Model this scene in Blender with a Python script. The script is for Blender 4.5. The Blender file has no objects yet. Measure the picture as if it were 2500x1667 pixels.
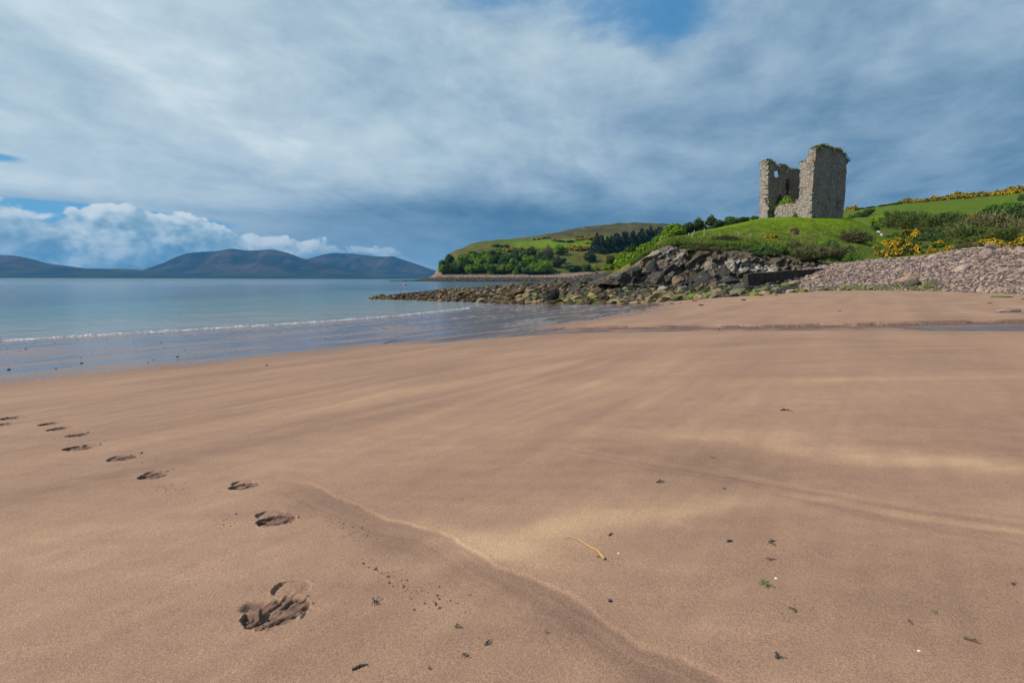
import bpy, bmesh, math, random
import numpy as np
from mathutils import Vector, Matrix, Euler
from mathutils.bvhtree import BVHTree

# ------------------------------------------------------------------ scene, camera
S = bpy.context.scene
COL = S.collection
FPX, CX, CY = 1285.0, 1250.0, 833.5          # lens in photo pixels (2500 wide)
PITCH, ROLL, ZC = math.radians(6.72), math.radians(0.17), 2.4
DS = 2500/2352.0
RM = (Matrix.Rotation(math.pi/2-PITCH, 3, 'X') @ Matrix.Rotation(ROLL, 3, 'Z'))
RN = np.array([[RM[i][j] for j in range(3)] for i in range(3)])
cam_d = bpy.data.cameras.new('camera'); cam = bpy.data.objects.new('camera', cam_d)
COL.objects.link(cam); S.camera = cam
cam.matrix_world = Matrix.Translation((0, 0, ZC)) @ RM.to_4x4()
cam_d.sensor_width = 36; cam_d.lens = 36*FPX/2500; cam_d.clip_start = 0.1; cam_d.clip_end = 60000
S.render.resolution_x, S.render.resolution_y = 1024, 682
S.view_settings.view_transform = 'Standard'; S.view_settings.look = 'None'
S.view_settings.exposure = 0; S.view_settings.gamma = 1
S.render.engine = 'CYCLES'
S.cycles.use_denoising = True
try:
    S.cycles.denoising_prefilter = 'ACCURATE'; S.cycles.denoising_input_passes = 'RGB_ALBEDO_NORMAL'
except Exception: pass
S.cycles.max_bounces = 5; S.cycles.volume_bounces = 0; S.cycles.transparent_max_bounces = 8
S.cycles.sample_clamp_indirect = 6

SUN_EL = math.radians(40)
SUN_H = Vector((-0.985, -0.17)).normalized()
SUN_DIR = Vector((SUN_H.x*math.cos(SUN_EL), SUN_H.y*math.cos(SUN_EL), math.sin(SUN_EL)))
sl = bpy.data.lights.new('sun', 'SUN'); so = bpy.data.objects.new('sun', sl); COL.objects.link(so)
sl.energy = 4.7; sl.angle = math.radians(0.6); sl.color = (1.0, 0.92, 0.82)
so.rotation_euler = SUN_DIR.to_track_quat('Z', 'Y').to_euler(); so.location = (-30, -20, 60)

def ray(px, py):                                  # photo pixel -> world direction(s)
    px = np.asarray(px, float); py = np.asarray(py, float)
    d = np.stack([(px-CX)/FPX, -(py-CY)/FPX, -np.ones_like(px+py)], -1)
    return d @ RN.T
def P(px, py, Y):                                 # photo pixel at world depth Y
    d = ray(px, py); Y = np.asarray(Y, float)
    return d*(Y/d[..., 1])[..., None] + np.array([0, 0, ZC])
def PD(px, py, Y): return P(np.asarray(px, float)*DS, np.asarray(py, float)*DS, Y)
def PZ(px, Y, z):                                 # 2352-grid column at depth Y and height z
    px, Y, z = (np.asarray(a, float) for a in (px, Y, z))
    dep = Y*math.cos(PITCH)+(ZC-z)*math.sin(PITCH)
    return np.stack([(px*DS-CX)/FPX*dep, Y+0*px, z+0*px], -1)
def project(v):                                   # world -> photo pixels
    c = (v-np.array([0, 0, ZC])) @ RN
    return CX-c[..., 0]/c[..., 2]*FPX, CY+c[..., 1]/c[..., 2]*FPX

# ------------------------------------------------------------------ node expressions
class E:
    def __init__(s, nt, sock): s.nt, s.s = nt, sock
    def _m(s, op, *a, clamp=False):
        n = s.nt.nodes.new('ShaderNodeMath'); n.operation = op; n.use_clamp = clamp
        for i, v in enumerate((s,)+a):
            if isinstance(v, E): s.nt.links.new(v.s, n.inputs[i])
            else: n.inputs[i].default_value = float(v)
        return E(s.nt, n.outputs[0])
    def __add__(s, o): return s._m('ADD', o)
    __radd__ = __add__
    def __mul__(s, o): return s._m('MULTIPLY', o)
    __rmul__ = __mul__
    def __sub__(s, o): return s._m('SUBTRACT', o)
    def __rsub__(s, o): return (s*-1.0)+o
    def __truediv__(s, o): return s._m('DIVIDE', o)
    def __pow__(s, o): return s._m('POWER', o)
    def clamp(s): return s._m('ADD', 0.0, clamp=True)
    def fract(s): return s._m('FRACT')
    def mn(s, o): return s._m('MINIMUM', o)
    def mx(s, o): return s._m('MAXIMUM', o)
    def sin(s): return s._m('SINE')
    def smooth(s, a, b, lo=0.0, hi=1.0):
        n = s.nt.nodes.new('ShaderNodeMapRange'); n.interpolation_type = 'SMOOTHSTEP'
        s.nt.links.new(s.s, n.inputs[0])
        if a > b: a, b, lo, hi = b, a, hi, lo
        for i, v in enumerate((a, b, lo, hi)): n.inputs[i+1].default_value = v
        return E(s.nt, n.outputs[0])
class NT:
    def __init__(s, nt): s.nt = nt; nt.nodes.clear()
    def n(s, t, **kw):
        n = s.nt.nodes.new('ShaderNode'+t)
        for k, v in kw.items(): setattr(n, k, v)
        return n
    def link(s, a, b): s.nt.links.new(a.s if isinstance(a, E) else a, b)
    def xyz(s, v):
        n = s.n('SeparateXYZ'); s.link(v, n.inputs[0]); return [E(s.nt, o) for o in n.outputs]
    def vec(s, *a):
        n = s.n('CombineXYZ')
        for i, v in enumerate(a):
            if isinstance(v, E): s.link(v, n.inputs[i])
            else: n.inputs[i].default_value = v
        return n.outputs[0]
    def scale(s, v, f):
        n = s.n('VectorMath', operation='MULTIPLY'); s.link(v, n.inputs[0]); n.inputs[1].default_value = f; return n.outputs[0]
    def vadd(s, a, b):
        n = s.n('VectorMath', operation='ADD'); s.link(a, n.inputs[0])
        if isinstance(b, tuple): n.inputs[1].default_value = b
        else: s.link(b, n.inputs[1])
        return n.outputs[0]
    def noise(s, v, sc, det=3, rough=0.55, dist=0.0):
        n = s.n('TexNoise'); s.link(v, n.inputs['Vector']); n.inputs['Scale'].default_value = sc
        n.inputs['Detail'].default_value = det; n.inputs['Roughness'].default_value = rough
        n.inputs['Distortion'].default_value = dist
        return E(s.nt, n.outputs[0])
    def vor(s, v, sc, feat='F1', out='Distance'):
        n = s.n('TexVoronoi', feature=feat); s.link(v, n.inputs['Vector']); n.inputs['Scale'].default_value = sc
        return E(s.nt, n.outputs[out])
    def vor2(s, v, sc):
        n = s.n('TexVoronoi', feature='F1', voronoi_dimensions='2D'); s.link(v, n.inputs['Vector']); n.inputs['Scale'].default_value = sc
        return E(s.nt, n.outputs['Distance'])
    def attr(s, name):
        n = s.n('Attribute', attribute_name=name); return E(s.nt, n.outputs['Fac'])
    def acol(s, name):
        n = s.n('Attribute', attribute_name=name); return n.outputs['Color']
    def mix(s, f, a, b, mode='MIX'):
        n = s.n('Mix', data_type='RGBA', blend_type=mode); n.clamp_factor = True
        if isinstance(f, E): s.link(f, n.inputs[0])
        else: n.inputs[0].default_value = f
        for i, c in ((6, a), (7, b)):
            if isinstance(c, (tuple, list)): n.inputs[i].default_value = (*c, 1)[:4]
            else: s.link(c, n.inputs[i])
        return n.outputs[2]
    def ramp(s, f, stops):
        n = s.n('ValToRGB'); s.link(f, n.inputs[0]); r = n.color_ramp
        while len(r.elements) < len(stops): r.elements.new(0.5)
        for e, (p, c) in zip(r.elements, stops): e.position = p; e.color = (*c, 1)
        return n.outputs[0]
    def bump(s, h, strength, dist, nrm=None):
        n = s.n('Bump'); s.link(h, n.inputs['Height']); n.inputs['Strength'].default_value = strength
        n.inputs['Distance'].default_value = dist
        if nrm is not None: s.link(nrm, n.inputs['Normal'])
        return n.outputs[0]
    def pos(s): return s.n('NewGeometry').outputs['Position']
    def obj(s): return s.n('TexCoord').outputs['Object']
    def rnd(s):
        a = E(s.nt, s.n('NewGeometry').outputs['Random Per Island']); b = E(s.nt, s.n('ObjectInfo').outputs['Random'])
        return (a*3.7+b*7.3).fract()
def material(name, build):
    m = bpy.data.materials.new(name); m.use_nodes = True; t = NT(m.node_tree)
    out = t.n('OutputMaterial'); b = t.n('BsdfPrincipled'); t.link(b.outputs[0], out.inputs[0])
    def setp(color=None, rough=None, normal=None, spec=None, **kw):
        for k, v in (('Base Color', color), ('Roughness', rough), ('Normal', normal), ('Specular IOR Level', spec)):
            if v is None: continue
            if isinstance(v, (int, float)): b.inputs[k].default_value = v
            elif isinstance(v, tuple): b.inputs[k].default_value = (*v, 1)[:4]
            else: t.link(v, b.inputs[k])
        for k, v in kw.items(): b.inputs[k.replace('_', ' ')].default_value = v
    build(t, setp); return m

# ------------------------------------------------------------------ sky
def sky_dir(px, py):
    d = ray(px*DS, py*DS); d = d/np.linalg.norm(d)
    return math.degrees(math.atan2(d[0], d[1])), math.degrees(math.asin(d[2]))
W = bpy.data.worlds.new('World'); S.world = W; W.use_nodes = True; W.cycles.sampling_method = 'MANUAL'; W.cycles.sample_map_resolution = 512
t = NT(W.node_tree)
out = t.n('OutputWorld'); bg = t.n('Background'); t.link(bg.outputs[0], out.inputs[0]); bg.inputs[1].default_value = 0.1
sky = t.n('TexSky', sky_type='NISHITA'); sky.sun_disc = False
sky.sun_elevation = SUN_EL; sky.sun_rotation = math.atan2(SUN_H.x, SUN_H.y) % (2*math.pi)
sky.air_density = 1.2; sky.dust_density = 0.6; sky.ozone_density = 2.5
gen = t.n('TexCoord').outputs['Generated']
dx, dy, dz = t.xyz(gen)
az = dx._m('ARCTAN2', dy)*57.2958
el = dz._m('ARCSINE')*57.2958
def blob(px, py, rx, ry, amp=1.0, rot=0.0, soft=1.0):
    a0, e0 = sky_dir(px, py)
    k = math.degrees(1/FPX*DS)
    sx, sy = rx*k*0.85, ry*k*0.9
    u, v = az-a0, el-e0
    if rot:
        c, s_ = math.cos(rot), math.sin(rot); u, v = u*c+v*s_, v*c-u*s_
    u = u/sx; v = v/sy
    return (((u*u+v*v)*(-0.7*soft))._m('EXPONENT'))*amp
# cloud deck noise lies on a flat layer overhead, drawn out along the wind
den = (dz.mx(0.0)+0.10)
va = math.radians(16)
qx = (dx*math.cos(va)-dy*math.sin(va))/den; qy = (dx*math.sin(va)+dy*math.cos(va))/den
warp = t.noise(t.vec(qx*0.9, qy*0.5, 3.0), 1.0, 3)
warp2 = t.noise(t.vec(qx*0.9, qy*0.5, 13.0), 1.0, 3)
n1 = t.noise(t.vec(qx*1.0+warp*2.4, qy*0.55+warp2*1.9, 1.0), 1.0, 8, 0.54)
n2 = t.noise(t.vec(qx*2.3+warp2*3.0, qy*1.7+warp*3.0, 7.0), 1.0, 8, 0.60)
n3 = t.noise(t.vec(az*0.045, el*0.11, 2.0), 1.0, 5, 0.55)
n4 = t.noise(t.vec(az*0.16+warp*1.5, el*0.30+warp2*1.5, 5.0), 1.0, 7, 0.62)
lay = (n1-0.5)*0.95+(n2-0.5)*0.36+(n3-0.5)*0.70+(n4-0.5)*0.80
low = el.smooth(1.0, 9.0)
L = (az*-0.0042+0.50)+el.smooth(6, 22)*az.smooth(5, 25)*0.08
L = L+blob(150, 200, 520, 330, 0.13)+blob(560, 420, 420, 120, 0.10)+blob(80, 415, 240, 36, 0.16)+blob(1100, 330, 500, 160, 0.05)
L = L-blob(60, 455, 240, 12, 0.25)-blob(120, 165, 110, 50, 0.12)
L = L-blob(860, 480, 460, 42, 0.34)-blob(1180, 530, 420, 60, 0.22)-blob(760, 560, 340, 26, 0.1)
L = L+blob(860, 300, 300, 60, 0.10)+blob(1000, 505, 130, 12, 0.16)+blob(560, 462, 150, 18, 0.20)
L = L-blob(980, 190, 200, 60, 0.12)+blob(1260, 130, 380, 130, 0.16)-blob(1700, 240, 260, 60, 0.05)
L = L-blob(1250, 560, 420, 40, 0.06)-blob(2300, 480, 300, 160, 0.06)-blob(1900, 540, 700, 130, 0.07)+blob(1500, 400, 260, 60, 0.05)+blob(2150, 200, 260, 160, 0.06)
tcl = (L+lay*(0.75*(low*0.6+0.4))).clamp()
cloud = t.ramp(tcl, [(0.0, (0.075, 0.175, 0.30)), (0.22, (0.15, 0.27, 0.40)), (0.45, (0.275, 0.405, 0.54)), (0.68, (0.43, 0.56, 0.66)), (0.88, (0.57, 0.69, 0.76)), (1.0, (0.68, 0.78, 0.83))])
# gaps of blue
gapn = (n2-0.5)*1.6+(n1-0.5)*1.2+(n4-0.5)*1.2
gap = blob(1480, 0, 190, 75, 0.95)+blob(1570, 80, 90, 50, 0.25)+blob(1130, -20, 130, 45, 0.75)+blob(1290, 60, 150, 50, 0.18)+blob(0, 362, 34, 7, 1.0)
gap = gap+blob(1900, 640, 1, 1, 0)
gapf = (gap-gapn*0.55).smooth(0.30, 1.05)
strip = blob(270, 494, 180, 12, 1.5, rot=math.radians(-3))+blob(0, 500, 90, 13, 1.3)
gapf = gapf.mx((strip+(n2-0.5)*0.5).smooth(0.3, 0.7))
blue_hi = t.mix(0.75, t.mix(1.0, sky.outputs[0], (0.6, 1.0, 1.2), 'MULTIPLY'), (0.55, 2.5, 5.2))
skyblue = t.mix(el.smooth(14, 3), blue_hi, (1.5, 4.4, 7.2))
cl10 = t.n('VectorMath', operation='SCALE'); t.link(cloud, cl10.inputs[0]); cl10.inputs[3].default_value = 10.0
c1 = t.mix(gapf*0.93, cl10.outputs[0], skyblue)
# cumulus bank low on the left
cv = t.vec(az*0.30, el*0.46, 0.0)
def puffs(v):
    w_ = t.noise(v, 1.1, 4, 0.6)
    vv = t.vadd(v, t.vec((w_-0.5)*0.9, (w_-0.5)*0.7, 0.0))
    a_ = t.vor2(vv, 0.50); b_ = t.vor2(vv, 1.35); c_ = t.vor2(vv, 3.6)
    return 1.0-(a_*0.62+b_*0.34+c_*0.20)+(t.noise(v, 6.0, 4, 0.6)-0.5)*0.12
cn = puffs(cv)
cn_s = puffs(t.vadd(cv, (-0.20, 0.28, 0.0)))
cbig = t.noise(t.vec(az*0.10, 5.0, 0.0), 1.0, 2)
topa = 5.7+(cbig-0.5)*4.0+(cn-0.45)*3.2-az.smooth(-36, -12)*2.3
topa = topa+blob(60, 540, 140, 400, 0.0)
right_fade = az.smooth(-18, -5)
top = topa*(1.0-right_fade*0.55)
cm = (top-el).smooth(0.0, 0.45)*az.smooth(-6, -16)
relief = ((cn-cn_s)*1.25+0.50+(cn-0.45)*0.45+(top-el).smooth(0, 2.2, 0.22, -0.12)+(t.noise(cv, 0.55, 3)-0.5)*1.3-az.smooth(-26, -12)*0.10).clamp()
lowdark = el.smooth(3.4, 0.8)
ccol = t.ramp(relief-lowdark*0.06-right_fade*0.15, [(0.0, (0.17, 0.31, 0.43)), (0.28, (0.28, 0.44, 0.55)), (0.50, (0.44, 0.59, 0.68)), (0.74, (0.66, 0.76, 0.81)), (1.0, (0.80, 0.86, 0.88))])
cc10 = t.n('VectorMath', operation='SCALE'); t.link(ccol, cc10.inputs[0]); cc10.inputs[3].default_value = 10.0
c2 = t.mix(cm*0.96, c1, cc10.outputs[0])
# below the horizon and behind the viewer the sky just carries on
c3 = t.mix(el.smooth(-0.5, -3.0), c2, (2.2, 3.2, 4.3))
t.link(c3, bg.inputs[0])

# ------------------------------------------------------------------ numpy noise
rs = np.random.RandomState(7)
PERM = np.concatenate([rs.permutation(256)]*3)
GR = rs.normal(size=(256, 3)); GR /= np.linalg.norm(GR, axis=1)[:, None]
def pn(x, y, z=0.0):
    x, y, z = np.broadcast_arrays(np.asarray(x, float), np.asarray(y, float), np.asarray(z, float))
    xi, yi, zi = np.floor(x).astype(int), np.floor(y).astype(int), np.floor(z).astype(int)
    xf, yf, zf = x-xi, y-yi, z-zi
    u, v, w = (a*a*a*(a*(a*6-15)+10) for a in (xf, yf, zf))
    r = 0
    for i in (0, 1):
        for j in (0, 1):
            for k in (0, 1):
                h = PERM[PERM[PERM[(xi+i) & 255]+((yi+j) & 255)]+((zi+k) & 255)]
                g = GR[h]
                dd = g[..., 0]*(xf-i)+g[..., 1]*(yf-j)+g[..., 2]*(zf-k)
                r = r+dd*(u if i else 1-u)*(v if j else 1-v)*(w if k else 1-w)
    return r*1.5
def fbm(x, y, z=0.0, o=4, g=0.5):
    r, a, f = 0, 1, 1
    for i in range(o):
        r = r+a*pn(x*f+i*17.3, np.asarray(y)*f+i*5.1, np.asarray(z)*f); a *= g; f *= 2.03
    return r
def ridged(x, y, z=0.0, o=4, g=0.5):
    r, a, f = 0, 1, 1
    for i in range(o):
        r = r+a*(1-2*np.abs(pn(x*f+i*11.7, np.asarray(y)*f+i*3.3, np.asarray(z)*f))); a *= g; f *= 2.1
    return r
def sstep(x, a, b): q = np.clip((x-a)/(b-a), 0, 1); return q*q*(3-2*q)
def gauss(x, y, cx, cy, rx, ry): return np.exp(-((x-cx)/rx)**2-((y-cy)/ry)**2)

# ------------------------------------------------------------------ mesh helpers
def mesh_np(name, V, F, smooth=False, attrs=None, cols=None):
    V = np.asarray(V, np.float32).reshape(-1, 3); F = np.asarray(F, np.int32)
    me = bpy.data.meshes.new(name); k = F.shape[1]
    me.vertices.add(len(V)); me.vertices.foreach_set('co', V.ravel())
    me.loops.add(F.size); me.loops.foreach_set('vertex_index', F.ravel())
    me.polygons.add(len(F)); me.polygons.foreach_set('loop_start', np.arange(0, F.size, k, dtype=np.int32))
    me.polygons.foreach_set('loop_total', np.full(len(F), k, np.int32))
    me.polygons.foreach_set('use_smooth', np.full(len(F), smooth, bool))
    for a, v in (attrs or {}).items():
        at = me.attributes.new(a, 'FLOAT', 'POINT'); at.data.foreach_set('value', np.asarray(v, np.float32).ravel())
    for a, v in (cols or {}).items():
        at = me.attributes.new(a, 'FLOAT_COLOR', 'POINT')
        c = np.ones((len(V), 4), np.float32); c[:, :3] = v; at.data.foreach_set('color', c.ravel())
    me.update(); me.validate(); return me
def gridF(R, C):
    i = np.arange(R-1)[:, None]*C+np.arange(C-1)[None]
    return np.stack([i, i+1, i+C+1, i+C], -1).reshape(-1, 4)
def link(name, me, m=None, parent=None, label=None, cat=None, group=None, kind=None):
    o = bpy.data.objects.new(name, me); COL.objects.link(o)
    if m is not None and me is not None and not me.materials: me.materials.append(m)
    if parent is not None: o.parent = parent
    tag(o, label, cat, group, kind); return o
def tag(o, label=None, cat=None, group=None, kind=None):
    for k, v in (('label', label), ('category', cat), ('group', group), ('kind', kind)):
        if v: o[k] = v
    return o
def crom(A, n):                                   # Catmull-Rom through rows A (R,C,k)
    R = len(A); out = []
    for i in range(R-1):
        p0, p1, p2, p3 = A[max(i-1, 0)], A[i], A[i+1], A[min(i+2, R-1)]
        m = n[i] if isinstance(n, (list, tuple)) else n
        for k in range(m):
            s = k/m
            out.append(0.5*((2*p1)+(p2-p0)*s+(2*p0-5*p1+4*p2-p3)*s*s+(3*p1-p0-3*p2+p3)*s**3))
    out.append(A[-1]); return np.array(out)
def smooth1(a, k):
    if k < 1: return a
    w = np.hanning(2*k+3)[1:-1]; w /= w.sum()
    return np.convolve(np.pad(a, k, mode='edge'), w, 'valid')
def loft(rows, x0, x1, nc, n, sm=3):
    px = np.linspace(x0, x1, nc); A = []
    for r in rows:
        r = np.array(r, float)
        py = smooth1(np.interp(px, r[:, 0], r[:, 1]), sm); Y = smooth1(np.interp(px, r[:, 0], r[:, 2]), sm)
        A.append(np.stack([py, Y], -1))
    pts = np.array([PD(px, a[:, 0], a[:, 1]) for a in A])
    return crom(pts, n)
def loftz(rows, x0, x1, nc, n, sm=3):
    px = np.linspace(x0, x1, nc); pts = []
    for r in rows:
        r = np.array(r, float)
        z = smooth1(np.interp(px, r[:, 0], r[:, 1]), sm); Y = smooth1(np.interp(px, r[:, 0], r[:, 2]), sm)
        pts.append(PZ(px, Y, z))
    return crom(np.array(pts), n)
BV = []                                           # terrain surfaces to stand things on
def surf(name, G, m, attrs=None, cols=None, bvh=True, **kw):
    R, C = G.shape[:2]
    F = gridF(R, C)
    me = mesh_np(name, G.reshape(-1, 3), F, True, attrs, cols)
    o = link(name, me, m, **kw)
    if bvh:
        BV.append((name, BVHTree.FromPolygons([tuple(v) for v in G.reshape(-1, 3)], [tuple(f) for f in F])))
    return o
def hit(px, py, only=None):                       # first terrain point under a photo pixel
    d = Vector(ray(px, py)); best = None
    for nm, b in BV:
        if only and nm not in only: continue
        h = b.ray_cast(Vector((0, 0, ZC)), d.normalized())
        if h[0] is not None and (best is None or h[3] < best[1]): best = (h[0], h[3], nm)
    return best[0] if best else None
def down(x, y, only=None):
    best = None
    for nm, b in BV:
        if only and nm not in only: continue
        h = b.ray_cast(Vector((x, y, 400)), Vector((0, 0, -1)))
        if h[0] is not None and (best is None or h[0].z > best.z): best = h[0]
    return best

# ------------------------------------------------------------------ beach
CP = np.array([(-19.5, 20, 0), (-4.4, 42, 0), (-33, 0, 0), (-50, -25, 0), (-9.9, 10, .44), (0, 2, .9), (0, -10, 1.1), (-.4, 18.4, .46), (6.5, 32, .40),
    (10.4, 45.7, .3), (14.6, 46, .59), (19.5, 45, 1.0), (31, 55, 1.45), (37, 38, 1.45), (14, 14, 1.02), (8, 14, .93), (30, 20, 1.35), (0, 49, .05),
    (-15, 60, -.4), (-60, 60, -2.2), (-40, 30, -1.0), (60, 30, 2.0), (60, 0, 2.0), (30, -20, 1.6), (0, -30, 1.4), (-100, 100, -4), (90, 90, 2.6), (-3, 5.5, .76), (4, 60, .2), (25, 75, 1.6), (5, 5, .93)], float)
def tps_fit(C):
    X = C[:, :2]; n = len(X)
    r = np.linalg.norm(X[:, None]-X[None], axis=-1); K = np.where(r > 0, r*r*np.log(r+1e-9), 0)+np.eye(n)*4.0
    Q = np.hstack([np.ones((n, 1)), X]); A = np.block([[K, Q], [Q.T, np.zeros((3, 3))]])
    return np.linalg.solve(A, np.concatenate([C[:, 2], np.zeros(3)]))
TW = tps_fit(CP)
def zbase(x, y):
    x, y = np.broadcast_arrays(np.asarray(x, float), np.asarray(y, float)); r_ = TW[-3]+TW[-2]*x+TW[-1]*y
    for (cx, cy, _), w in zip(CP, TW[:-3]):
        r2 = (x-cx)**2+(y-cy)**2; r_ = r_+w*0.5*r2*np.log(r2+1e-12)
    return r_
def unp(px, py):                                  # photo pixel onto the smooth beach
    d = ray(px, py); q = 5.0
    for _ in range(30):
        p = d*q; z = float(zbase(p[0], p[1])); q = q*0.4+0.6*(ZC-z)/(-d[2])
    p = d*q; return p[0], p[1]
def poly_world(pts, s=DS): return np.array([unp(a*s, b*s) for a, b in pts])
# far bank of the little stream, and the drainage bands across the foreground
bank_far = poly_world([(1020, 778), (1150, 763), (1300, 752), (1500, 749), (1700, 748.5), (1850, 746), (2000, 743), (2150, 739), (2352, 736)])
bank_near = poly_world([(1020, 786), (1150, 775), (1300, 765), (1500, 760), (1700, 758), (1850, 757.5), (2000, 757), (2150, 757), (2352, 757)])
def polyd(x, y, pl):                              # signed distance to a polyline (+ = left of travel), arclength
    best = np.full(x.shape, 1e9); sg = np.ones(x.shape); al = np.zeros(x.shape); L0 = 0
    for a, b in zip(pl[:-1], pl[1:]):
        d = b-a; l = np.hypot(*d); tt = ((x-a[0])*d[0]+(y-a[1])*d[1])/l**2; tc = np.clip(tt, 0, 1)
        ex, ey = x-(a[0]+tc*d[0]), y-(a[1]+tc*d[1]); q = np.hypot(ex, ey); m = q < best
        best = np.where(m, q, best); sg = np.where(m, np.sign(d[0]*ey-d[1]*ex), sg); al = np.where(m, L0+tc*l, al); L0 += l
    return best*sg, al, L0
bandA_hi = poly_world([(620, 1085), (700, 1110), (800, 1150), (900, 1195), (1000, 1218), (1090, 1262), (1150, 1305), (1280, 1362), (1400, 1425), (1480, 1480), (1600, 1530), (1750, 1590), (1900, 1660)])
bandA_lo = poly_world([(560, 1110), (640, 1160), (760, 1215), (880, 1270), (1000, 1330), (1080, 1375), (1180, 1420), (1260, 1480), (1350, 1560), (1420, 1660), (1430, 1700)])
bandB_hi = poly_world([(1150, 985), (1300, 1030), (1500, 1060), (1700, 1085), (1900, 1120), (2100, 1160), (2352, 1195), (2700, 1250)])
bandB_lo = poly_world([(1150, 1000), (1300, 1048), (1500, 1085), (1700, 1110), (1900, 1168), (2100, 1222), (2352, 1275), (2700, 1340)])
SHD = np.array([0.57, 0.82]); SHN = np.array([0.82, -0.57])
def strata(x, y):
    a = x*SHD[0]+y*SHD[1]; b = x*SHN[0]+y*SHN[1]; return a, b
def sand_z(x, y, fine=True):
    x, y = np.broadcast_arrays(np.asarray(x, float), np.asarray(y, float))
    z = zbase(x, y)
    a, b = strata(x, y); near = np.exp(-np.maximum(y-2, 0)/25)
    z = z+0.012*fbm(a*0.35, b*0.8, 3.1, 3)*(0.4+0.6*near)+0.02*pn(x*0.25, y*0.25, 9)*sstep(z, 0.2, 0.9)
    # gentle scoured hollows on the right of the foreground
    for (hx, hy, rx, ry, h) in HOLL: z = z-h*gauss(x, y, hx, hy, rx, ry)
    if fine:
        sel = (y > 9) & (y < 26) & (x > -4)
        if sel.any():
            xs, ys = x[sel], y[sel]
            yb = np.interp(xs, bank_far[:, 0], bank_far[:, 1])+0.30*pn(xs*0.9, 0.3, 1)+0.10*pn(xs*4, 0.7, 2)
            yn = np.interp(xs, bank_near[:, 0], bank_near[:, 1])+0.12*pn(xs*0.6, 4.3, 1)
            wdt = np.maximum(yb-yn, 0.4); q = (ys-yn)/wdt
            grow = sstep(xs, -0.5, 6)
            dep = (0.04+0.075*grow*(0.65+0.5*pn(xs*1.7, 2.2, 5)))*np.where(q < 1, sstep(q, -0.25, 0.35), 0)
            yb2 = yb+0.45+0.35*pn(xs*0.7, 8.8, 1); step2 = 0.05*grow*(pn(xs*0.8, 3.9, 2) > -0.1)
            dep = dep+step2*((ys < yb2) & (ys > yb-0.01))
            z = z.copy(); z[sel] = z[sel]-dep
        dA, _, _ = polyd(x, y, bandA_hi)
        sel2 = (y < 9)
        if sel2.any():
            z = z.copy()
            s_ = dA[sel2]+0.05*pn(x[sel2]*3.2, y[sel2]*3.2, 1)+.012*pn(x[sel2]*16, y[sel2]*16, 1)
            z[sel2] += (-0.004*sstep(-s_, 0.0, 0.02)*sstep(-s_, 0.75, 0.25)+0.0018*np.exp(-((s_-0.01)/0.012)**2))*sstep(y[sel2], 4.6, 3.4)
    return z
HOLL = []
for px, py, rx, ry, h in ((1900, 1080, 1.0, .9, .03), (1250, 1330, .5, .35, -.012), (2000, 1000, 1.8, 1.0, -.03), (1500, 1180, .9, .5, -.02), (2250, 1060, 1.6, .8, .02),
                          (700, 1250, 1.2, .35, -.006)):
    hx, hy = unp(px*DS, py*DS); HOLL.append((hx, hy, rx, ry, h))

# footprints: photo pixel of the middle, half length, half width, heading
# pixel, sole radii (across, along), heel radii, distance, bearing of the heel seen from the sole
FEET = [(675, 1497, .150, .118, .098, .080, .205, 94, 'deep scuffed boot print with cracked tread, nearest the viewer'),
        (675, 1271, .125, .090, .100, .078, .120, 130, 'second nearest boot print, smooth heel and ridged sole, between scattered sand crumbs'),
        (597, 1184, .110, .080, .085, .070, .085, 125, 'shallow curved boot print standing alone right of the main trail'),
        (374, 1161, .110, .082, .090, .070, .075, 110, 'rough boot print with a crumbly right rim, fourth nearest in the trail'),
        (299, 1118, .120, .090, .085, .075, .060, 140, 'oval boot print with a clean inner floor and one clod at its right'),
        (190, 1095, .130, .090, .100, .080, .100, 40, 'long ragged boot print, lower one of the overlapping-looking pair at left'),
        (187, 1064, .105, .080, .085, .070, .090, 50, 'narrow boot print just above the long ragged one at left'),
        (140, 1047, .100, .090, .085, .070, .090, 70, 'small crescent boot print, third from the farthest in the middle of the trail'),
        (117, 1033.6, .100, .090, .085, .070, .080, 60, 'thin faint boot print beyond the crescent one'),
        (22, 1020.5, .120, .090, .100, .080, .100, 40, 'farthest boot print, a thin dark line at the left edge'),
        (3, 1035, .105, .090, .085, .070, .080, 50, 'boot print cut by the left edge of the view')]
FW = []
for px, py, sa, sb, ha, hb, dist_, h_, lab in FEET:
    q_ = unp(px, py); FW.append((q_[0], q_[1], sa, sb, ha, hb, dist_, math.radians(h_), lab))

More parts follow.
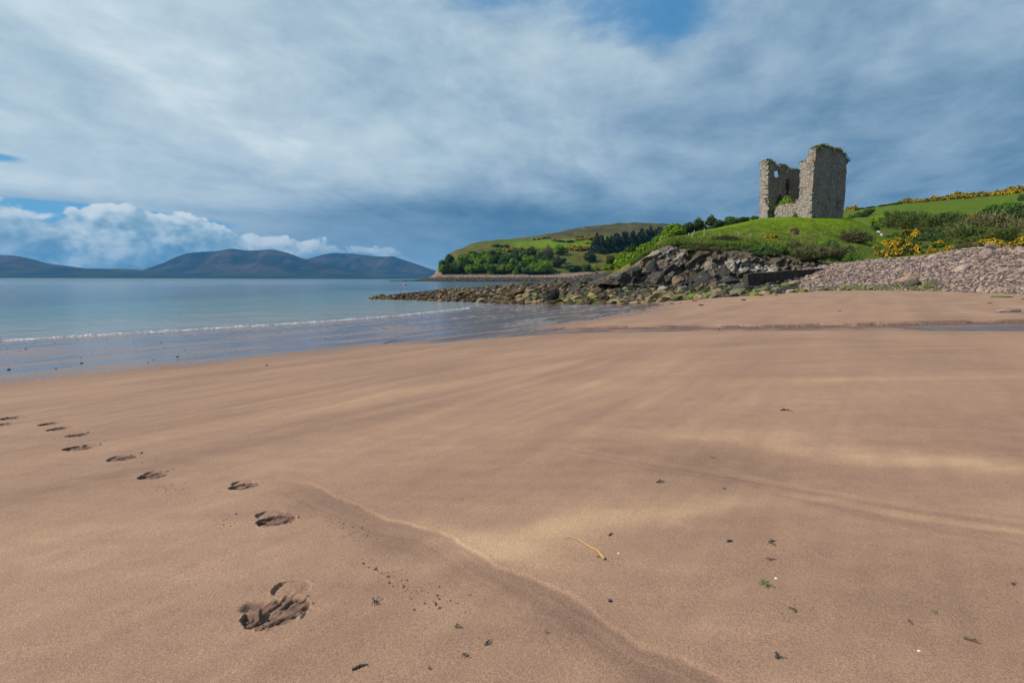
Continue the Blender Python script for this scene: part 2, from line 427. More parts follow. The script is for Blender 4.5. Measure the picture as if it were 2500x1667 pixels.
def sand_cols(x, y, z):
    a, b = strata(x, y)
    far = sstep(y, 12, 30)
    d = 0.46+0.15*fbm(a*0.10+0.3*pn(x*.3, y*.3), b*0.75, 2.0, 4)+0.11*fbm(x*0.18, y*0.65+0.3*pn(x*.2, 1), 6.0, 3)*sstep(x, -2, 4)
    d = d+0.13*fbm(x*.35, y*.55, 11., 3)*np.exp(-y/10)
    # thin wind streaks running with the shore
    d = d+0.16*fbm(a*0.35, b*4.0+.4*pn(x*.5, y*.5, 3), 21., 3)*sstep(y, 3, 7)*sstep(x, 6, 0)+0.13*fbm(x*.30, y*3.0+.4*pn(x*.6, y*.4), 23., 3)*sstep(y, 4, 8)*sstep(x, -1, 4)
    for (cx_, cy_, w, s_, k) in BLB: 
        dx_, dy_ = x-cx_, y-cy_; c, s = math.cos(k), math.sin(k)
        d = d+.62*s_*np.exp(-((dx_*c+dy_*s)/w[0])**2-((dy_*c-dx_*s)/w[1])**2)
    dA, alA, _ = polyd(x, y, bandA_hi); dB, _, _ = polyd(x, y, bandA_lo)
    inA = sstep(alA, .1, .7)*sstep(-dA-0.05*pn(x*3.2, y*3.2, 1)-.012*pn(x*16, y*16, 1), 0, .025)*sstep(dB+0.10*pn(x*3, y*3, 2), -.05, .18)*sstep(y, 4.8, 3.5)
    str_ = fbm(dA*16, alA*0.9, 1.0, 3)
    d = d+inA*(.24+.13*str_+.10*fbm(dA*40, alA*2.0, 5.0, 2))
    d = d+.10*fbm(x*2.2+.6*pn(x*3, y*3, 5), y*5.5, 31., 4)*sstep(y, 9, 4)+.06*fbm(a*1.2, b*9, 33., 3)*sstep(y, 14, 6)
    dAe = dA+0.05*pn(x*3.2, y*3.2, 1)+.012*pn(x*16, y*16, 1)
    lightA = np.exp(-((dAe-0.012)/0.016)**2)*np.clip(0.15+1.1*pn(x*2, y*2, 8)+.5*sstep(x, .3, 1.0), 0, 1)*sstep(y, 4.6, 3.6)
    dC, alC, _ = polyd(x, y, bandB_hi); dD, _, _ = polyd(x, y, bandB_lo)
    inB = sstep(alC, .3, 1.5)*sstep(-dC+0.05*pn(x*2, y*2, 3), 0, .1)*sstep(dD+0.05*pn(x*2, y*2, 4), 0, .1)
    d = d+inB*(0.06+0.30*fbm(dC*9, alC*0.5, 3, 3))-.22*np.exp(-((dC-.02+.03*pn(x*3, y*3, 7))/.03)**2)*np.clip(.3+pn(x*1.5, y, 2), 0, 1)*sstep(alC, .3, 1.5)
    d = d-0.26*lightA
    wet = sstep(z+0.05*fbm(a*.3, b*2.2, 4, 4), 0.50, 0.40)
    # sheet of water left in front of the rocks and along the stream
    yb = np.interp(x, bank_far[:, 0], bank_far[:, 1]); yn = np.interp(x, bank_near[:, 0], bank_near[:, 1])
    q = (y-yn)/np.maximum(yb-yn, .4)
    edge_ = np.exp(-((q-.95)/.15)**2)*(x > 0)*(y < 26)*sstep(x, 0, 5)*np.clip(.8+1.0*pn(x*1.3, y*.5, 4), 0, 1); d = d+1.0*edge_
    edge2 = np.exp(-((y-yb-.42-.35*pn(x*0.7, 8.8, 1))/.10)**2)*(x > 4)*(y < 26)*np.clip(.3+1.4*pn(x*.9, y*.5, 9), 0, 1); d = d+.6*edge2
    st = sstep(q, -.1, .1)*sstep(q, 1.02, .85)*(x > -1)*(y < 26)
    pool = st*np.clip(sstep(fbm(x*.5, y*2.4, 7, 3), .02, .22)*sstep(x, 30, 3)*.8+sstep(x, 12.2, 13)*sstep(q, .75, .6), 0, 1)
    damp = np.clip(np.maximum(np.maximum(st, np.maximum(edge_, edge2)), sstep(z+.05*fbm(a*.4, b, 1, 3), .62, .45)*0.5), 0, 1)
    puddle = sstep(fbm(a*.16, b*1.1, 8., 4), -.28, .18)
    wetm = np.clip(np.maximum(wet*(.55+.45*puddle), pool), 0, 1)
    return np.clip(d, 0, 1), wetm, np.maximum(wetm, damp), inA
BLB = []
for px, py, rx, ry, amt, ang in ((1130, 1260, .55, .16, -.5, -.5), (1470, 1190, 1.0, .22, -.45, .35), (1300, 1200, .9, .3, -.2, .3), (1990, 1040, 1.5, .30, -.55, -.35), (1800, 1000, 2.2, .25, -.3, -.1),
                                 (1850, 1050, 1.4, .6, .35, 0), (2250, 1010, 2.4, .7, .25, 0), (700, 940, 3.0, .25, -.3, .85), (1200, 855, 3.5, .30, -.35, .85), (400, 1060, 2.2, .18, .25, .85),
                                 (2000, 870, 5, .5, -.3, 0), (1700, 1250, 1.1, .3, -.05, .2), (2100, 1350, .9, .5, .15, 0), (300, 1200, 1.2, .16, -.2, .6), (900, 1120, 1.2, .4, .2, .4),
                                 (1650, 1210, .8, .2, .2, .3), (2150, 1060, .9, .15, -.35, -.3)):
    hx, hy = unp(px*DS, py*DS); BLB.append((hx, hy, (rx, ry), amt, ang))

def m_sand(t, setp):
    p = t.pos(); d = t.attr('dark'); wet = t.attr('wet'); damp = t.attr('damp')
    g1 = t.noise(p, 170, 2, .7); g2 = t.noise(p, 60, 3, .6); g3 = t.noise(p, 6, 4, .6)
    spk = t.vor(p, 95)
    f = (d+(g2-.5)*.5+(g3-.5)*.22).clamp()
    c = t.ramp(f, [(0.0, (.47, .305, .185)), (.35, (.345, .210, .137)), (.62, (.268, .160, .109)), (1.0, (.175, .106, .077))])
    c = t.mix((g1-.5)*2.6+.5, t.mix(1, c, (.66, .64, .62), 'MULTIPLY'), t.mix(1, c, (1.34, 1.36, 1.36), 'MULTIPLY'))
    c = t.mix(spk.smooth(.10, .04)*t.noise(p, 9, 2).smooth(.5, .62)*.7, c, (.72, .66, .58))
    c = t.mix(spk.smooth(.085, .03)*t.noise(t.vadd(p, (9., 3., 1.)), 7, 2).smooth(.52, .66)*.8, c, (.07, .05, .04))
    c = t.mix(damp*.55, c, t.mix(1, c, (.62, .60, .66), 'MULTIPLY'))  # darkens damp sand, and carries the shade painted inside the footprints
    c = t.mix(wet*.85, c, (.085, .055, .058))
    px_, py_, pz_ = t.xyz(p)
    rip = t.noise(t.vec((px_*.57+py_*.82)*1.0, (px_*.82-py_*.57)*6.0, 0.0), 2.0, 4, .6)
    nb = t.bump(g1, .55, .004); nb = t.bump(g2, .35, .006, nb)
    b = t.bump(rip, .10, .02)
    n = t.n('Mix', data_type='VECTOR'); t.link(wet, n.inputs[0]); t.link(nb, n.inputs[4]); t.link(b, n.inputs[5])
    r = wet.smooth(.1, .75, .82, .17)+(rip-.5)*wet*.12
    setp(color=c, rough=r, normal=n.outputs[1], spec=wet.smooth(0, .6, .22, .42))
SAND = material('sand', m_sand)

ys = [-60, -45, -32, -22, -15, -10, -6, -3, -1, 0, .6, 1.0]
y = 1.25
while y < 125:
    ys.append(y)
    st = max(0.012, y*y/(1.5*525)*0.85)
    if 11.5 < y < 21: st = min(st, .07)
    y += min(st, 1.5)
ys = np.array(ys); wY = np.maximum(ys+1.0, 1.8)
u = np.linspace(-1.15, 1.15, 1100)
inn = wY[:, None]*u[None]
s = np.array([.1, .3, .6, 1, 1.7, 2.6, 4, 6, 9, 13, 18, 25, 35, 50, 70, 100])
Xg = np.hstack([-(1.15*wY[:, None]+s[::-1][None]), inn, 1.15*wY[:, None]+s[None]])
Yg = np.repeat(ys[:, None], Xg.shape[1], 1)
Zg = sand_z(Xg, Yg)
zz = np.copy(Zg)
dk, wt, dm, bA = sand_cols(Xg, Yg, Zg)
for (fx, fy, sa, sb, ha, hb, ds, h, lab) in FW:    # the sand is dug out where a print lies
    hx, hy = fx+ds*.5*math.cos(h), fy+ds*.5*math.sin(h); R_ = ds*.5+max(sa, sb)+.02
    q = ((Xg-hx)**2+(Yg-hy)**2)**.5; Zg = Zg-.09*sstep(q, R_+.03, R_)
G = np.stack([Xg, Yg, Zg], -1)
surf('beach', G, SAND, attrs={'dark': dk, 'wet': wt, 'damp': dm}, kind='structure', label='rippled pinkish brown sand beach with a wet shoreline', cat='beach')

# footprint patches
for i, (fx, fy, sa, sb, ha, hb, ds, h, lab) in enumerate(FW):
    ox, oy = fx+ds*.5*math.cos(h), fy+ds*.5*math.sin(h)
    R = ds*.5+max(sa, sb)+.10; st = .0045 if i < 3 else .007; n = int(2*R/st)
    gx, gy = np.meshgrid(np.linspace(-R, R, n), np.linspace(-R, R, n))
    X, Y = ox+gx, oy+gy; base = sand_z(X, Y)
    sx_, sy_ = X-fx, Y-fy; hx_, hy_ = X-fx-ds*math.cos(h), Y-fy-ds*math.sin(h)
    k_ = math.radians(28 if i == 0 else (20 if i < 5 else 5)); ck, sk = math.cos(k_), math.sin(k_)
    u1, v1 = sx_*ck+sy_*sk, sy_*ck-sx_*sk
    wob = .10*fbm(X*13, Y*13, i*3., 3)+.05*fbm(X*45, Y*45, i*5., 2)
    sole = 1-np.hypot(u1/sa, v1/sb)+wob; heel = 1-np.hypot(hx_/ha, hy_/hb)+wob*.8
    ws, wh = sstep(sole, 0, .08), sstep(heel, 0, .12)
    hs = ws
    # ragged gouges left by the tread, drawn out along the skid
    gdir = math.radians(38 if i == 0 else 30); cg, sg = math.cos(gdir), math.sin(gdir)
    ug, vg = sx_*cg+sy_*sg, sy_*cg-sx_*sg
    fr = 34. if i == 0 else 38.
    g_ = fbm(ug*11+i*3.1, vg*fr+.8*pn(ug*16, vg*20, i), 4.+i, 2, .45)
    gouge = sstep(g_, .02, .30); ribs = sstep(g_, -.05, -.35)
    left = sstep(-sx_/sa, -.1, .95)
    dz_ = -ws*(.013+.010*left)-ws*gouge*(.016+.010*left)+ws*ribs*.006-wh*(1-ws)*(.006+.018*sstep(-hx_/ha, .35, 1.0))
    dz_ += wh*(1-ws)*.003*ridged(X*16, Y*30, 1.+i, 2)*sstep(np.abs(fbm(X*9, Y*9, 3.+i, 2)), .05, .3)
    ins = np.maximum(sole, heel); rimn = fbm(X*30, Y*30, 8.+i, 3)
    dz_ += .010*np.exp(-((sole+.04)/.05)**2)*sstep(rimn, .0, .5)*(1-wh*.7)+.004*np.exp(-((heel+.04)/.05)**2)*sstep(rimn, .1, .5)
    if i == 0:                                    # a slab of crusted sand stands up at the left, dark hollow behind it
        a0, b0 = sx_+.105, sy_-.005
        hol = np.exp(-((sx_+.13)/.05)**4-((sy_-.055)/.035)**4); dz_ -= .028*hol
        m = (np.abs(a0+.25*b0) < .030+.006*pn(X*40, Y*40)) & (np.abs(b0+.12*a0) < .026); dz_ = np.where(m, .004+.16*a0, dz_)
        dz_ -= .022*np.exp(-((sx_+.048)/.016)**2-((sy_+.01)/.06)**2)*~m
    rr = np.hypot(gx, gy)/R
    Z = base+.0012+dz_-.0024*sstep(rr, .80, 1.0)
    dk_, wt_, dm_, _ = sand_cols(X, Y, base)
    inner = np.clip(ws*.42+ws*gouge*.5+wh*(1-ws)*.10, 0, 1)  # shade in the print and its gouges, painted as darker sand
    if i == 0: inner = np.clip(inner+.5*hol, 0, 1)  # painted shade in the hollow behind the slab
    F = gridF(n, n); cen = (rr.ravel()[F].max(1) < 1.0); F = F[cen]
    zb = float(zbase(ox, oy))
    me = mesh_np('footprint', np.stack([X-ox, Y-oy, Z-zb], -1), F, True, {'dark': np.clip(dk_+inner, 0, 1), 'wet': wt_, 'damp': np.clip(dm_+inner*1.2, 0, 1)})  # the painted print shade goes into both tone and damp attributes
    bm = bmesh.new(); bm.from_mesh(me); bmesh.ops.delete(bm, geom=[v for v in bm.verts if not v.link_faces], context='VERTS'); bm.to_mesh(me); bm.free()
    for p_ in me.polygons: p_.use_smooth = True
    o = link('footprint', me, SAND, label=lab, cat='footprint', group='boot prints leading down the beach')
    o.location = (ox, oy, zb)

# ------------------------------------------------------------------ sea
def m_sea(t, setp):
    p = t.pos(); sh = t.attr('shallow'); px_, py_, pz_ = t.xyz(p)
    w1 = t.noise(t.scale(p, (1.0, 1.6, 1.0)), 1.3, 5, .62); w2 = t.noise(p, .22, 4, .6); w3 = t.noise(t.scale(p, (.6, 1.0, 1)), .012, 4, .6)
    band = t.noise(t.vec(px_*.004, py_*.0011, 0.), 1.0, 5, .6)
    deep = t.mix(band.smooth(.4, .65), (.004, .045, .085), (.008, .070, .12))
    c = t.mix(sh.smooth(.12, .55), deep, (.055, .155, .165)); c = t.mix(sh.smooth(.55, 1.0), c, (.20, .215, .20))
    nb = t.bump(w2, .9, .45); nb = t.bump(w1, .9, .12, nb)
    dist = (px_*px_+py_*py_)._m('SQRT')
    r = dist.smooth(20, 900, .10, .30)+(w3-.5)*.12+(band-.5)*.15
    setp(color=c, rough=r, normal=nb, spec=.5); 
SEA = material('sea_water', m_sea)
ysea = np.concatenate([np.linspace(-60, 120, 181), np.geomspace(125, 16000, 60)])
usea = np.concatenate([-np.geomspace(1.2, 30, 12)[::-1], np.linspace(-1.15, 1.0, 160), [1.5, 3]])
Xs = np.clip(usea[None]*np.maximum(ysea+20, 25)[:, None], -9e3*2, 16000); Ys = np.repeat(ysea[:, None], Xs.shape[1], 1)
Zs0 = np.where(Ys < 110, zbase(Xs, np.minimum(Ys, 110)), -5)
shal = np.clip(1+Zs0/1.9, 0, 1)*(Ys < 110)
Wz = 0.012*pn(Xs*.35, Ys*.5, 1)*(Ys < 120)
surf('sea', np.stack([Xs, Ys, Wz], -1), SEA, attrs={'shallow': shal}, bvh=False, kind='structure', label='calm blue grey sea reaching to the mountains', cat='sea')

def m_foam(t, setp):
    n = t.noise(t.pos(), 9, 4, .6)
    setp(color=t.mix(n.smooth(.44, .64), (.24, .21, .21), (.66, .66, .66)), rough=.6, normal=t.bump(n, .6, .03))
FOAM = material('sea_foam', m_foam)
def shore(s_, lvl):                               # waterline point at arc s_
    q = np.array([-19.5, 20.0])+SHD*s_; lo, hi = -14., 14.
    for _ in range(24):
        m = (lo+hi)/2
        if zbase(*(q+SHN*m)) < lvl: lo = m
        else: hi = m
    return q+SHN*(lo+hi)/2
sv = np.linspace(-45, 29.5, 1500); c0 = np.array([shore(v, .0) for v in sv[::15]])
cx_ = smooth1(np.interp(sv, sv[::15], c0[:, 0]), 10); cy_ = smooth1(np.interp(sv, sv[::15], c0[:, 1]), 10)
prof = np.array([(-.50, -.02), (-.34, .015), (-.20, .05), (-.10, .085), (0, .09), (.06, .06), (.12, .01), (.20, -.03)])
rows = []
for k, (o_, hgt) in enumerate(prof):
    off = o_*(1+.35*pn(sv*.8, k*.3, 2)) +.25*pn(sv*.35, 1., 4)
    h_ = hgt*(.42+.75*pn(sv*1.6, k*.4, 6)+.4*pn(sv*7, k, 1))
    rows.append(np.stack([cx_+SHN[0]*off, cy_+SHN[1]*off, np.maximum(h_, hgt*.2)+0.012], -1))
surf('wave', np.array(rows), FOAM, bvh=False, kind='structure', label='low white wave breaking along the edge of the sand', cat='wave')

# ------------------------------------------------------------------ ground materials for the land
def m_land(t, setp):
    p = t.pos(); c0 = t.acol('Col')
    n1 = t.noise(p, .35, 5, .65); n2 = t.noise(p, 2.2, 4, .7); n3 = t.noise(p, .06, 4, .6)
    c = t.mix((n2-.5)*1.8+.5, t.mix(1, c0, (.55, .58, .5), 'MULTIPLY'), t.mix(1, c0, (1.45, 1.38, 1.3), 'MULTIPLY'))
    n4 = t.noise(t.scale(p, (1, 1, .3)), 1.1, 5, .72)
    c = t.mix((n4-.5)*2.2+.5, t.mix(1, c, (.55, .66, .6), 'MULTIPLY'), t.mix(1, c, (1.45, 1.25, 1.2), 'MULTIPLY'))
    c = t.mix(n1.smooth(.35, .7)*.45, c, t.mix(1, c, (1.2, .95, .75), 'MULTIPLY'))
    nb = t.bump(n1, .6, 1.2); nb = t.bump(n2, .8, .35, nb)
    setp(color=c, rough=.95, normal=nb, spec=.1)
LAND = material('grassland', m_land)
GRASS = np.array((.125, .225, .004)); GRASS_D = np.array((.075, .13, .006)); BRACK = np.array((.17, .125, .055)); HEATH = np.array((.085, .085, .035))
SCRUB = np.array((.07, .10, .018)); SOIL = np.array((.13, .085, .06)); STRAW = np.array((.25, .20, .10))
def mixc(c, col, f): f = np.clip(f, 0, 1)[..., None]; return c*(1-f)+np.asarray(col)*f
def gridpx(G): a, b = project(G); return a/DS, b/DS

# mountains across the bay
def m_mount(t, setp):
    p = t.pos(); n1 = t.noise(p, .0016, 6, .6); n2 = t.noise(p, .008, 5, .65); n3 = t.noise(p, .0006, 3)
    c = t.ramp(n1, [(.3, (.010, .016, .014)), (.46, (.030, .026, .018)), (.58, (.085, .055, .035)), (.75, (.035, .045, .018))])  # cloud shade painted in as dark stops, sunlit patches as lighter brown
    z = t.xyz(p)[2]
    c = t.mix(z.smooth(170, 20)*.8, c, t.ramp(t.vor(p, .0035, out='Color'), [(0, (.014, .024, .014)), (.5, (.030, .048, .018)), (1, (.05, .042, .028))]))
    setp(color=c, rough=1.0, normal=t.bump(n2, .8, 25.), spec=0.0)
MOUNT = material('cloud_shaded_moorland', m_mount)
def ridge(name, sky_pts, x0, x1, Yc, amp, label, seed):
    r = lambda z, Y: [(x0, z, Y), (x1, z, Y)]
    px = np.linspace(x0, x1, 220); top = np.array(sky_pts, float)
    py = smooth1(np.interp(px, top[:, 0], top[:, 1]), 3)
    crest = PD(px, py, Yc); Zt = np.maximum(crest[:, 2], 2)
    rows = []
    for f, dY in ((0, -.22), (.05, -.19), (.16, -.14), (.40, -.09), (.72, -.045), (.93, -.015), (1, 0), (.9, .05), (.5, .15), (0, .3)):
        q = PZ(px, Yc*(1+dY), Zt*f*(1.0 if f < 1 else 1)); q[:, 2] = Zt*f if f > 0 else -3; rows.append(q)
    rows[6] = crest
    G = crom(np.array(rows), 7); R = G.shape[0]
    v = np.linspace(0, 1, R)[:, None]
    msk = np.sin(np.clip(v*1.55, 0, 1)*math.pi)*np.clip(G[..., 2]/300, 0, 1)
    G[..., 2] += msk*amp*(ridged(G[..., 0]/900+seed, G[..., 1]/2600, seed, 4)-.6)
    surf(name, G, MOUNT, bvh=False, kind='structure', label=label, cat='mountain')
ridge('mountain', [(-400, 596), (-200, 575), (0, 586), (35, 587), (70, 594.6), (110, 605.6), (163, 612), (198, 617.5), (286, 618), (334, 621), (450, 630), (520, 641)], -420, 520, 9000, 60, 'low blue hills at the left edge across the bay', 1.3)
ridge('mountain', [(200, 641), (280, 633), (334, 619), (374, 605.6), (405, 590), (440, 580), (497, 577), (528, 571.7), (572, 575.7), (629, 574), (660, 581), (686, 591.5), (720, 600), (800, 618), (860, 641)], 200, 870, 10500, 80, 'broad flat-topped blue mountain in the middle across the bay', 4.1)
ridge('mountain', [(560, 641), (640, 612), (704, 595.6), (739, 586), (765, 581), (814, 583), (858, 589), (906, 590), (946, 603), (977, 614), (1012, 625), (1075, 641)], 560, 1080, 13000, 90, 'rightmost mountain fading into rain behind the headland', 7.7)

# ------------------------------------------------------------------ headland
G = loft([[(880, 646.3, 560), (1700, 646, 560)],
          [(880, 646, 575), (985, 644, 585), (1020, 638, 585), (1240, 639, 585), (1700, 636, 585)],
          [(880, 646.5, 600), (960, 644, 610), (1000, 633, 620), (1020, 632, 620), (1100, 631, 620), (1240, 632, 620), (1400, 628, 620), (1700, 625, 620)],
          [(880, 648, 640), (985, 642, 640), (1001, 626, 640), (1012, 617, 640), (1025, 606, 645), (1085, 603, 660), (1217, 600, 680), (1421, 598, 700), (1700, 590, 700)],
          [(880, 650, 690), (990, 645, 690), (1001, 625, 690), (1012, 613, 690), (1025, 595, 700), (1049, 584, 720), (1085, 578, 740), (1133, 575, 760), (1217, 573, 780), (1421, 560, 800), (1700, 560, 800)],
          [(880, 652, 760), (990, 646, 760), (1001, 625, 760), (1012, 612, 760), (1025, 589, 780), (1049, 576.5, 800), (1085, 566, 850), (1133, 559, 900), (1217, 552, 950), (1262, 546, 960), (1325, 540, 970), (1421, 535, 1000), (1700, 530, 1000)],
          [(880, 652, 900), (990, 648, 900), (1001, 640, 900), (1025, 600, 900), (1085, 570, 1000), (1133, 561, 1080), (1217, 553.5, 1120), (1262, 544.5, 1150), (1325, 530, 1250), (1421, 517, 1300), (1469, 515, 1300), (1530, 518, 1300), (1700, 530, 1300)],
          [(880, 655, 1500), (1000, 650, 1500), (1700, 560, 1500)]], 880, 1700, 420, [5, 6, 14, 16, 16, 10, 3], 2)
gx, gy = gridpx(G)
msk = sstep(G[..., 2], 3, 14)
G[..., 2] += msk*(2.2*fbm(G[..., 0]/26, G[..., 1]/40, 2., 4)) *sstep(gx, 1000, 1040)
gx, gy = gridpx(G); nz = fbm(G[..., 0]/30, G[..., 1]/60, 5., 4)
C = np.ones(G.shape)*BRACK*.8
C = mixc(C, SCRUB, sstep(nz, -.3, .1)*.9); C = mixc(C, GRASS_D*.9, sstep(-nz, .1, .4)*.5)
C = mixc(C, (.30, .20, .16), sstep(gx, 1022, 1012)*sstep(gy, 585, 600)*.7)
top = np.interp(gx, [1000, 1133, 1217, 1325, 1421, 1700], [590, 562, 553, 545, 540, 545])
C = mixc(C, HEATH*(.8+.5*nz[..., None]), sstep(top-gy+2*nz, -1, 3)*sstep(gx, 1230, 1270))
fld = sstep(gx+14*nz, 1150, 1185)*sstep(gy+2*nz, np.interp(gx, [1150, 1280, 1420], [558, 549, 546])+.3, np.interp(gx, [1150, 1280, 1420], [558, 549, 546])+1.5)*sstep(gy+1.5*nz, 572, 566)
C = mixc(C, GRASS*.85, fld*sstep(gx, 1500, 1460)); C = mixc(C, HEATH, gauss(gx, gy, 1330, 557, 60, 1.2)*.9)
C = mixc(C, GRASS_D*.9, sstep(gx, 1110, 1150)*sstep(gx, 1200, 1160)*sstep(gy, 575, 565)*.7)
shing = sstep(gy+1.0*pn(gx*.2, gy*.6), np.interp(gx, [880, 1000, 1020, 1240, 1400], [600, 630, 630, 630, 622]), np.interp(gx, [880, 1000, 1020, 1240, 1400], [601, 632, 632, 632, 624]))
C = mixc(C, (.23, .17, .16), shing); C = mixc(C, (.05, .045, .04), shing*sstep(gy, 636, 639))
surf('headland', G, LAND, cols={'Col': C.reshape(-1, 3)}, kind='structure', label='grassy headland falling to a shingle shore across the cove', cat='headland')

# ------------------------------------------------------------------ right hillside and the ground behind the castle mound
G = loft([[(1340, 648, 100), (1380, 640, 92), (1500, 640, 88), (1700, 640, 84), (1800, 632, 70), (1900, 612, 68), (2000, 601, 64), (2100, 593, 61), (2170, 584, 58), (2250, 575, 54), (2352, 573, 50), (2800, 560, 42)],
          [(1340, 650, 130), (1380, 636, 110), (1500, 620, 110), (1700, 610, 110), (1850, 590, 100), (1900, 592, 90), (2000, 580, 84), (2100, 572, 80), (2200, 566, 76), (2352, 560, 70), (2800, 540, 60)],
          [(1340, 652, 150), (1380, 630, 135), (1450, 606, 140), (1560, 575, 150), (1700, 560, 150), (1850, 545, 145), (1950, 545, 140), (2050, 538, 130), (2200, 530, 122), (2352, 525, 115), (2800, 500, 100)],
          [(1340, 654, 180), (1385, 626, 160), (1450, 595, 165), (1560, 545, 175), (1700, 530, 180), (1850, 522, 190), (1950, 515, 190), (2050, 507, 185), (2200, 497, 180), (2352, 490, 175), (2800, 465, 160)],
          [(1340, 656, 200), (1390, 622, 180), (1450, 588, 185), (1500, 566, 190), (1560, 531, 200), (1640, 521, 205), (1700, 514, 215), (1740, 508, 220), (1850, 495, 260), (1940, 485, 290), (1995, 475.5, 300), (2040, 468, 300), (2070, 464, 300), (2180, 455.5, 300), (2270, 451, 300), (2352, 441, 300), (2800, 405, 290)],
          [(1340, 665, 300), (1380, 640, 260), (1560, 560, 280), (1700, 530, 300), (1850, 505, 340), (1940, 495, 390), (2180, 465, 400), (2352, 450, 400), (2800, 420, 400)]], 1340, 2800, 420, [12, 14, 14, 14, 6], 4)
gx, gy = gridpx(G); nz = fbm(G[..., 0]/14, G[..., 1]/20, 1., 4)
G[..., 2] += sstep(gy, 610, 560)*.5*nz*sstep(G[..., 1], 80, 130)
C = np.ones(G.shape)*GRASS*.75; C = mixc(C, (.075, .13, .02), .5+.5*nz)
C = mixc(C, SCRUB, sstep(gy+6*nz, np.interp(gx, [1900, 2000, 2100, 2200, 2352], [500, 512, 516, 515, 500]), np.interp(gx, [1900, 2000, 2100, 2200, 2352], [508, 520, 524, 523, 510])))
C = mixc(C, GRASS*.9, gauss(gx, gy, 2120, 596, 90, 9)); C = mixc(C, BRACK, gauss(gx, gy, 2180, 590, 50, 6)*.7)
C = mixc(C, SCRUB*.6+BRACK*.3, sstep(gx, 1900, 1800))
surf('hillside', G, LAND, cols={'Col': C.reshape(-1, 3)}, kind='structure', label='green pasture hillside rising behind the boulder bank on the right', cat='hillside')

# ------------------------------------------------------------------ castle mound
G = loft([[(1380, 644, 67), (1440, 618, 67), (1480, 592, 68), (1520, 570, 69), (1546, 562, 69), (1580, 568, 69.5), (1627, 564, 70), (1700, 568, 70), (1795, 576, 71), (1850, 586, 72), (1900, 600, 73), (1990, 602, 75), (2060, 600, 78), (2130, 600, 82)],
          [(1380, 642, 70), (1440, 612, 70), (1480, 585, 71), (1520, 562, 72), (1546, 554, 73), (1580, 556, 75), (1627, 553, 76), (1700, 553, 78), (1795, 558, 80), (1850, 566, 80), (1900, 578, 80), (1990, 580, 82), (2060, 586, 84), (2130, 596, 86)],
          [(1380, 641, 74), (1440, 609, 74), (1480, 581, 76), (1520, 556, 79), (1546, 548, 82), (1580, 547, 85), (1627, 538, 88), (1700, 532, 92), (1795, 528, 95), (1850, 530, 95), (1900, 538, 94), (1990, 556, 93), (2060, 574, 92), (2130, 594, 92)],
          [(1380, 641, 78), (1440, 609, 78), (1480, 580, 82), (1520, 553, 86), (1550, 545, 88), (1582, 541.5, 91), (1591, 535, 95), (1639, 527, 99), (1718, 511, 104), (1747, 505.5, 107), (1819, 501.5, 108), (1867, 502.5, 108), (1939, 506, 107), (1971, 513, 106), (1999, 526, 104), (2030, 545, 102), (2080, 570, 100), (2130, 594, 98)],
          [(1380, 645, 90), (1440, 615, 92), (1480, 590, 95), (1520, 562, 98), (1550, 552, 100), (1591, 540, 106), (1639, 529, 112), (1718, 512, 124), (1747, 504.5, 128), (1819, 500, 130), (1867, 500.5, 130), (1939, 504, 130), (1971, 513, 126), (1999, 528, 120), (2030, 548, 114), (2080, 575, 110), (2130, 600, 108)],
          [(1380, 660, 105), (1520, 590, 115), (1639, 560, 130), (1747, 535, 145), (1867, 530, 150), (1971, 545, 140), (2130, 615, 120)]], 1380, 2130, 440, [16, 20, 20, 14, 6], 3)
gx, gy = gridpx(G); nz = fbm(G[..., 0]/5, G[..., 1]/7, 1., 4); nz2 = fbm(G[..., 0]/2, G[..., 1]/2.5, 7., 3)
edge = sstep(G[..., 1], 106, 90)
G[..., 2] += edge*(.30*nz+.14*nz2)*sstep(G[..., 1], 66, 74)
C = np.ones(G.shape)*GRASS*1.0
C = mixc(C, GRASS_D, sstep(nz, -.1, .5)*.5); C = mixc(C, (.17, .17, .03), sstep(nz2, .10, .45)*.55*edge)
nz3 = fbm(G[..., 0]/3.2, G[..., 1]/2.2, 17., 4)
C = mixc(C, (.20, .16, .06), sstep(nz3, .04, .26)*.8*sstep(gy, 515, 548)*edge); C = mixc(C, (.035, .075, .008), sstep(-nz3, .05, .3)*.75*edge)
for gx0, gy0, a_, b_ in ((1880, 528, 30, 4), (1800, 522, 24, 3), (1860, 545, 40, 5), (1940, 552, 30, 5), (1700, 545, 40, 4), (1985, 530, 16, 3)): C = mixc(C, (.12, .10, .04), gauss(gx+10*nz2, gy+2*nz2, gx0, gy0, a_, b_)*.6)
lowb = sstep(gy+5*nz, np.interp(gx, [1380, 1560, 1700, 1780, 1850, 2000], [535, 548, 552, 552, 556, 566]), np.interp(gx, [1380, 1560, 1700, 1780, 1850, 2000], [545, 558, 560, 562, 566, 576]))
C = mixc(C, mixc(np.ones(G.shape)*STRAW*.75, (.09, .12, .02), sstep(nz2, -.2, .2)), lowb*.85)
C = mixc(C, SCRUB, lowb*sstep(gx, 1780, 1850))
surf('castle_mound', G, LAND, cols={'Col': C.reshape(-1, 3)}, kind='structure', label='bright green grassy mound under the ruined castle', cat='mound')

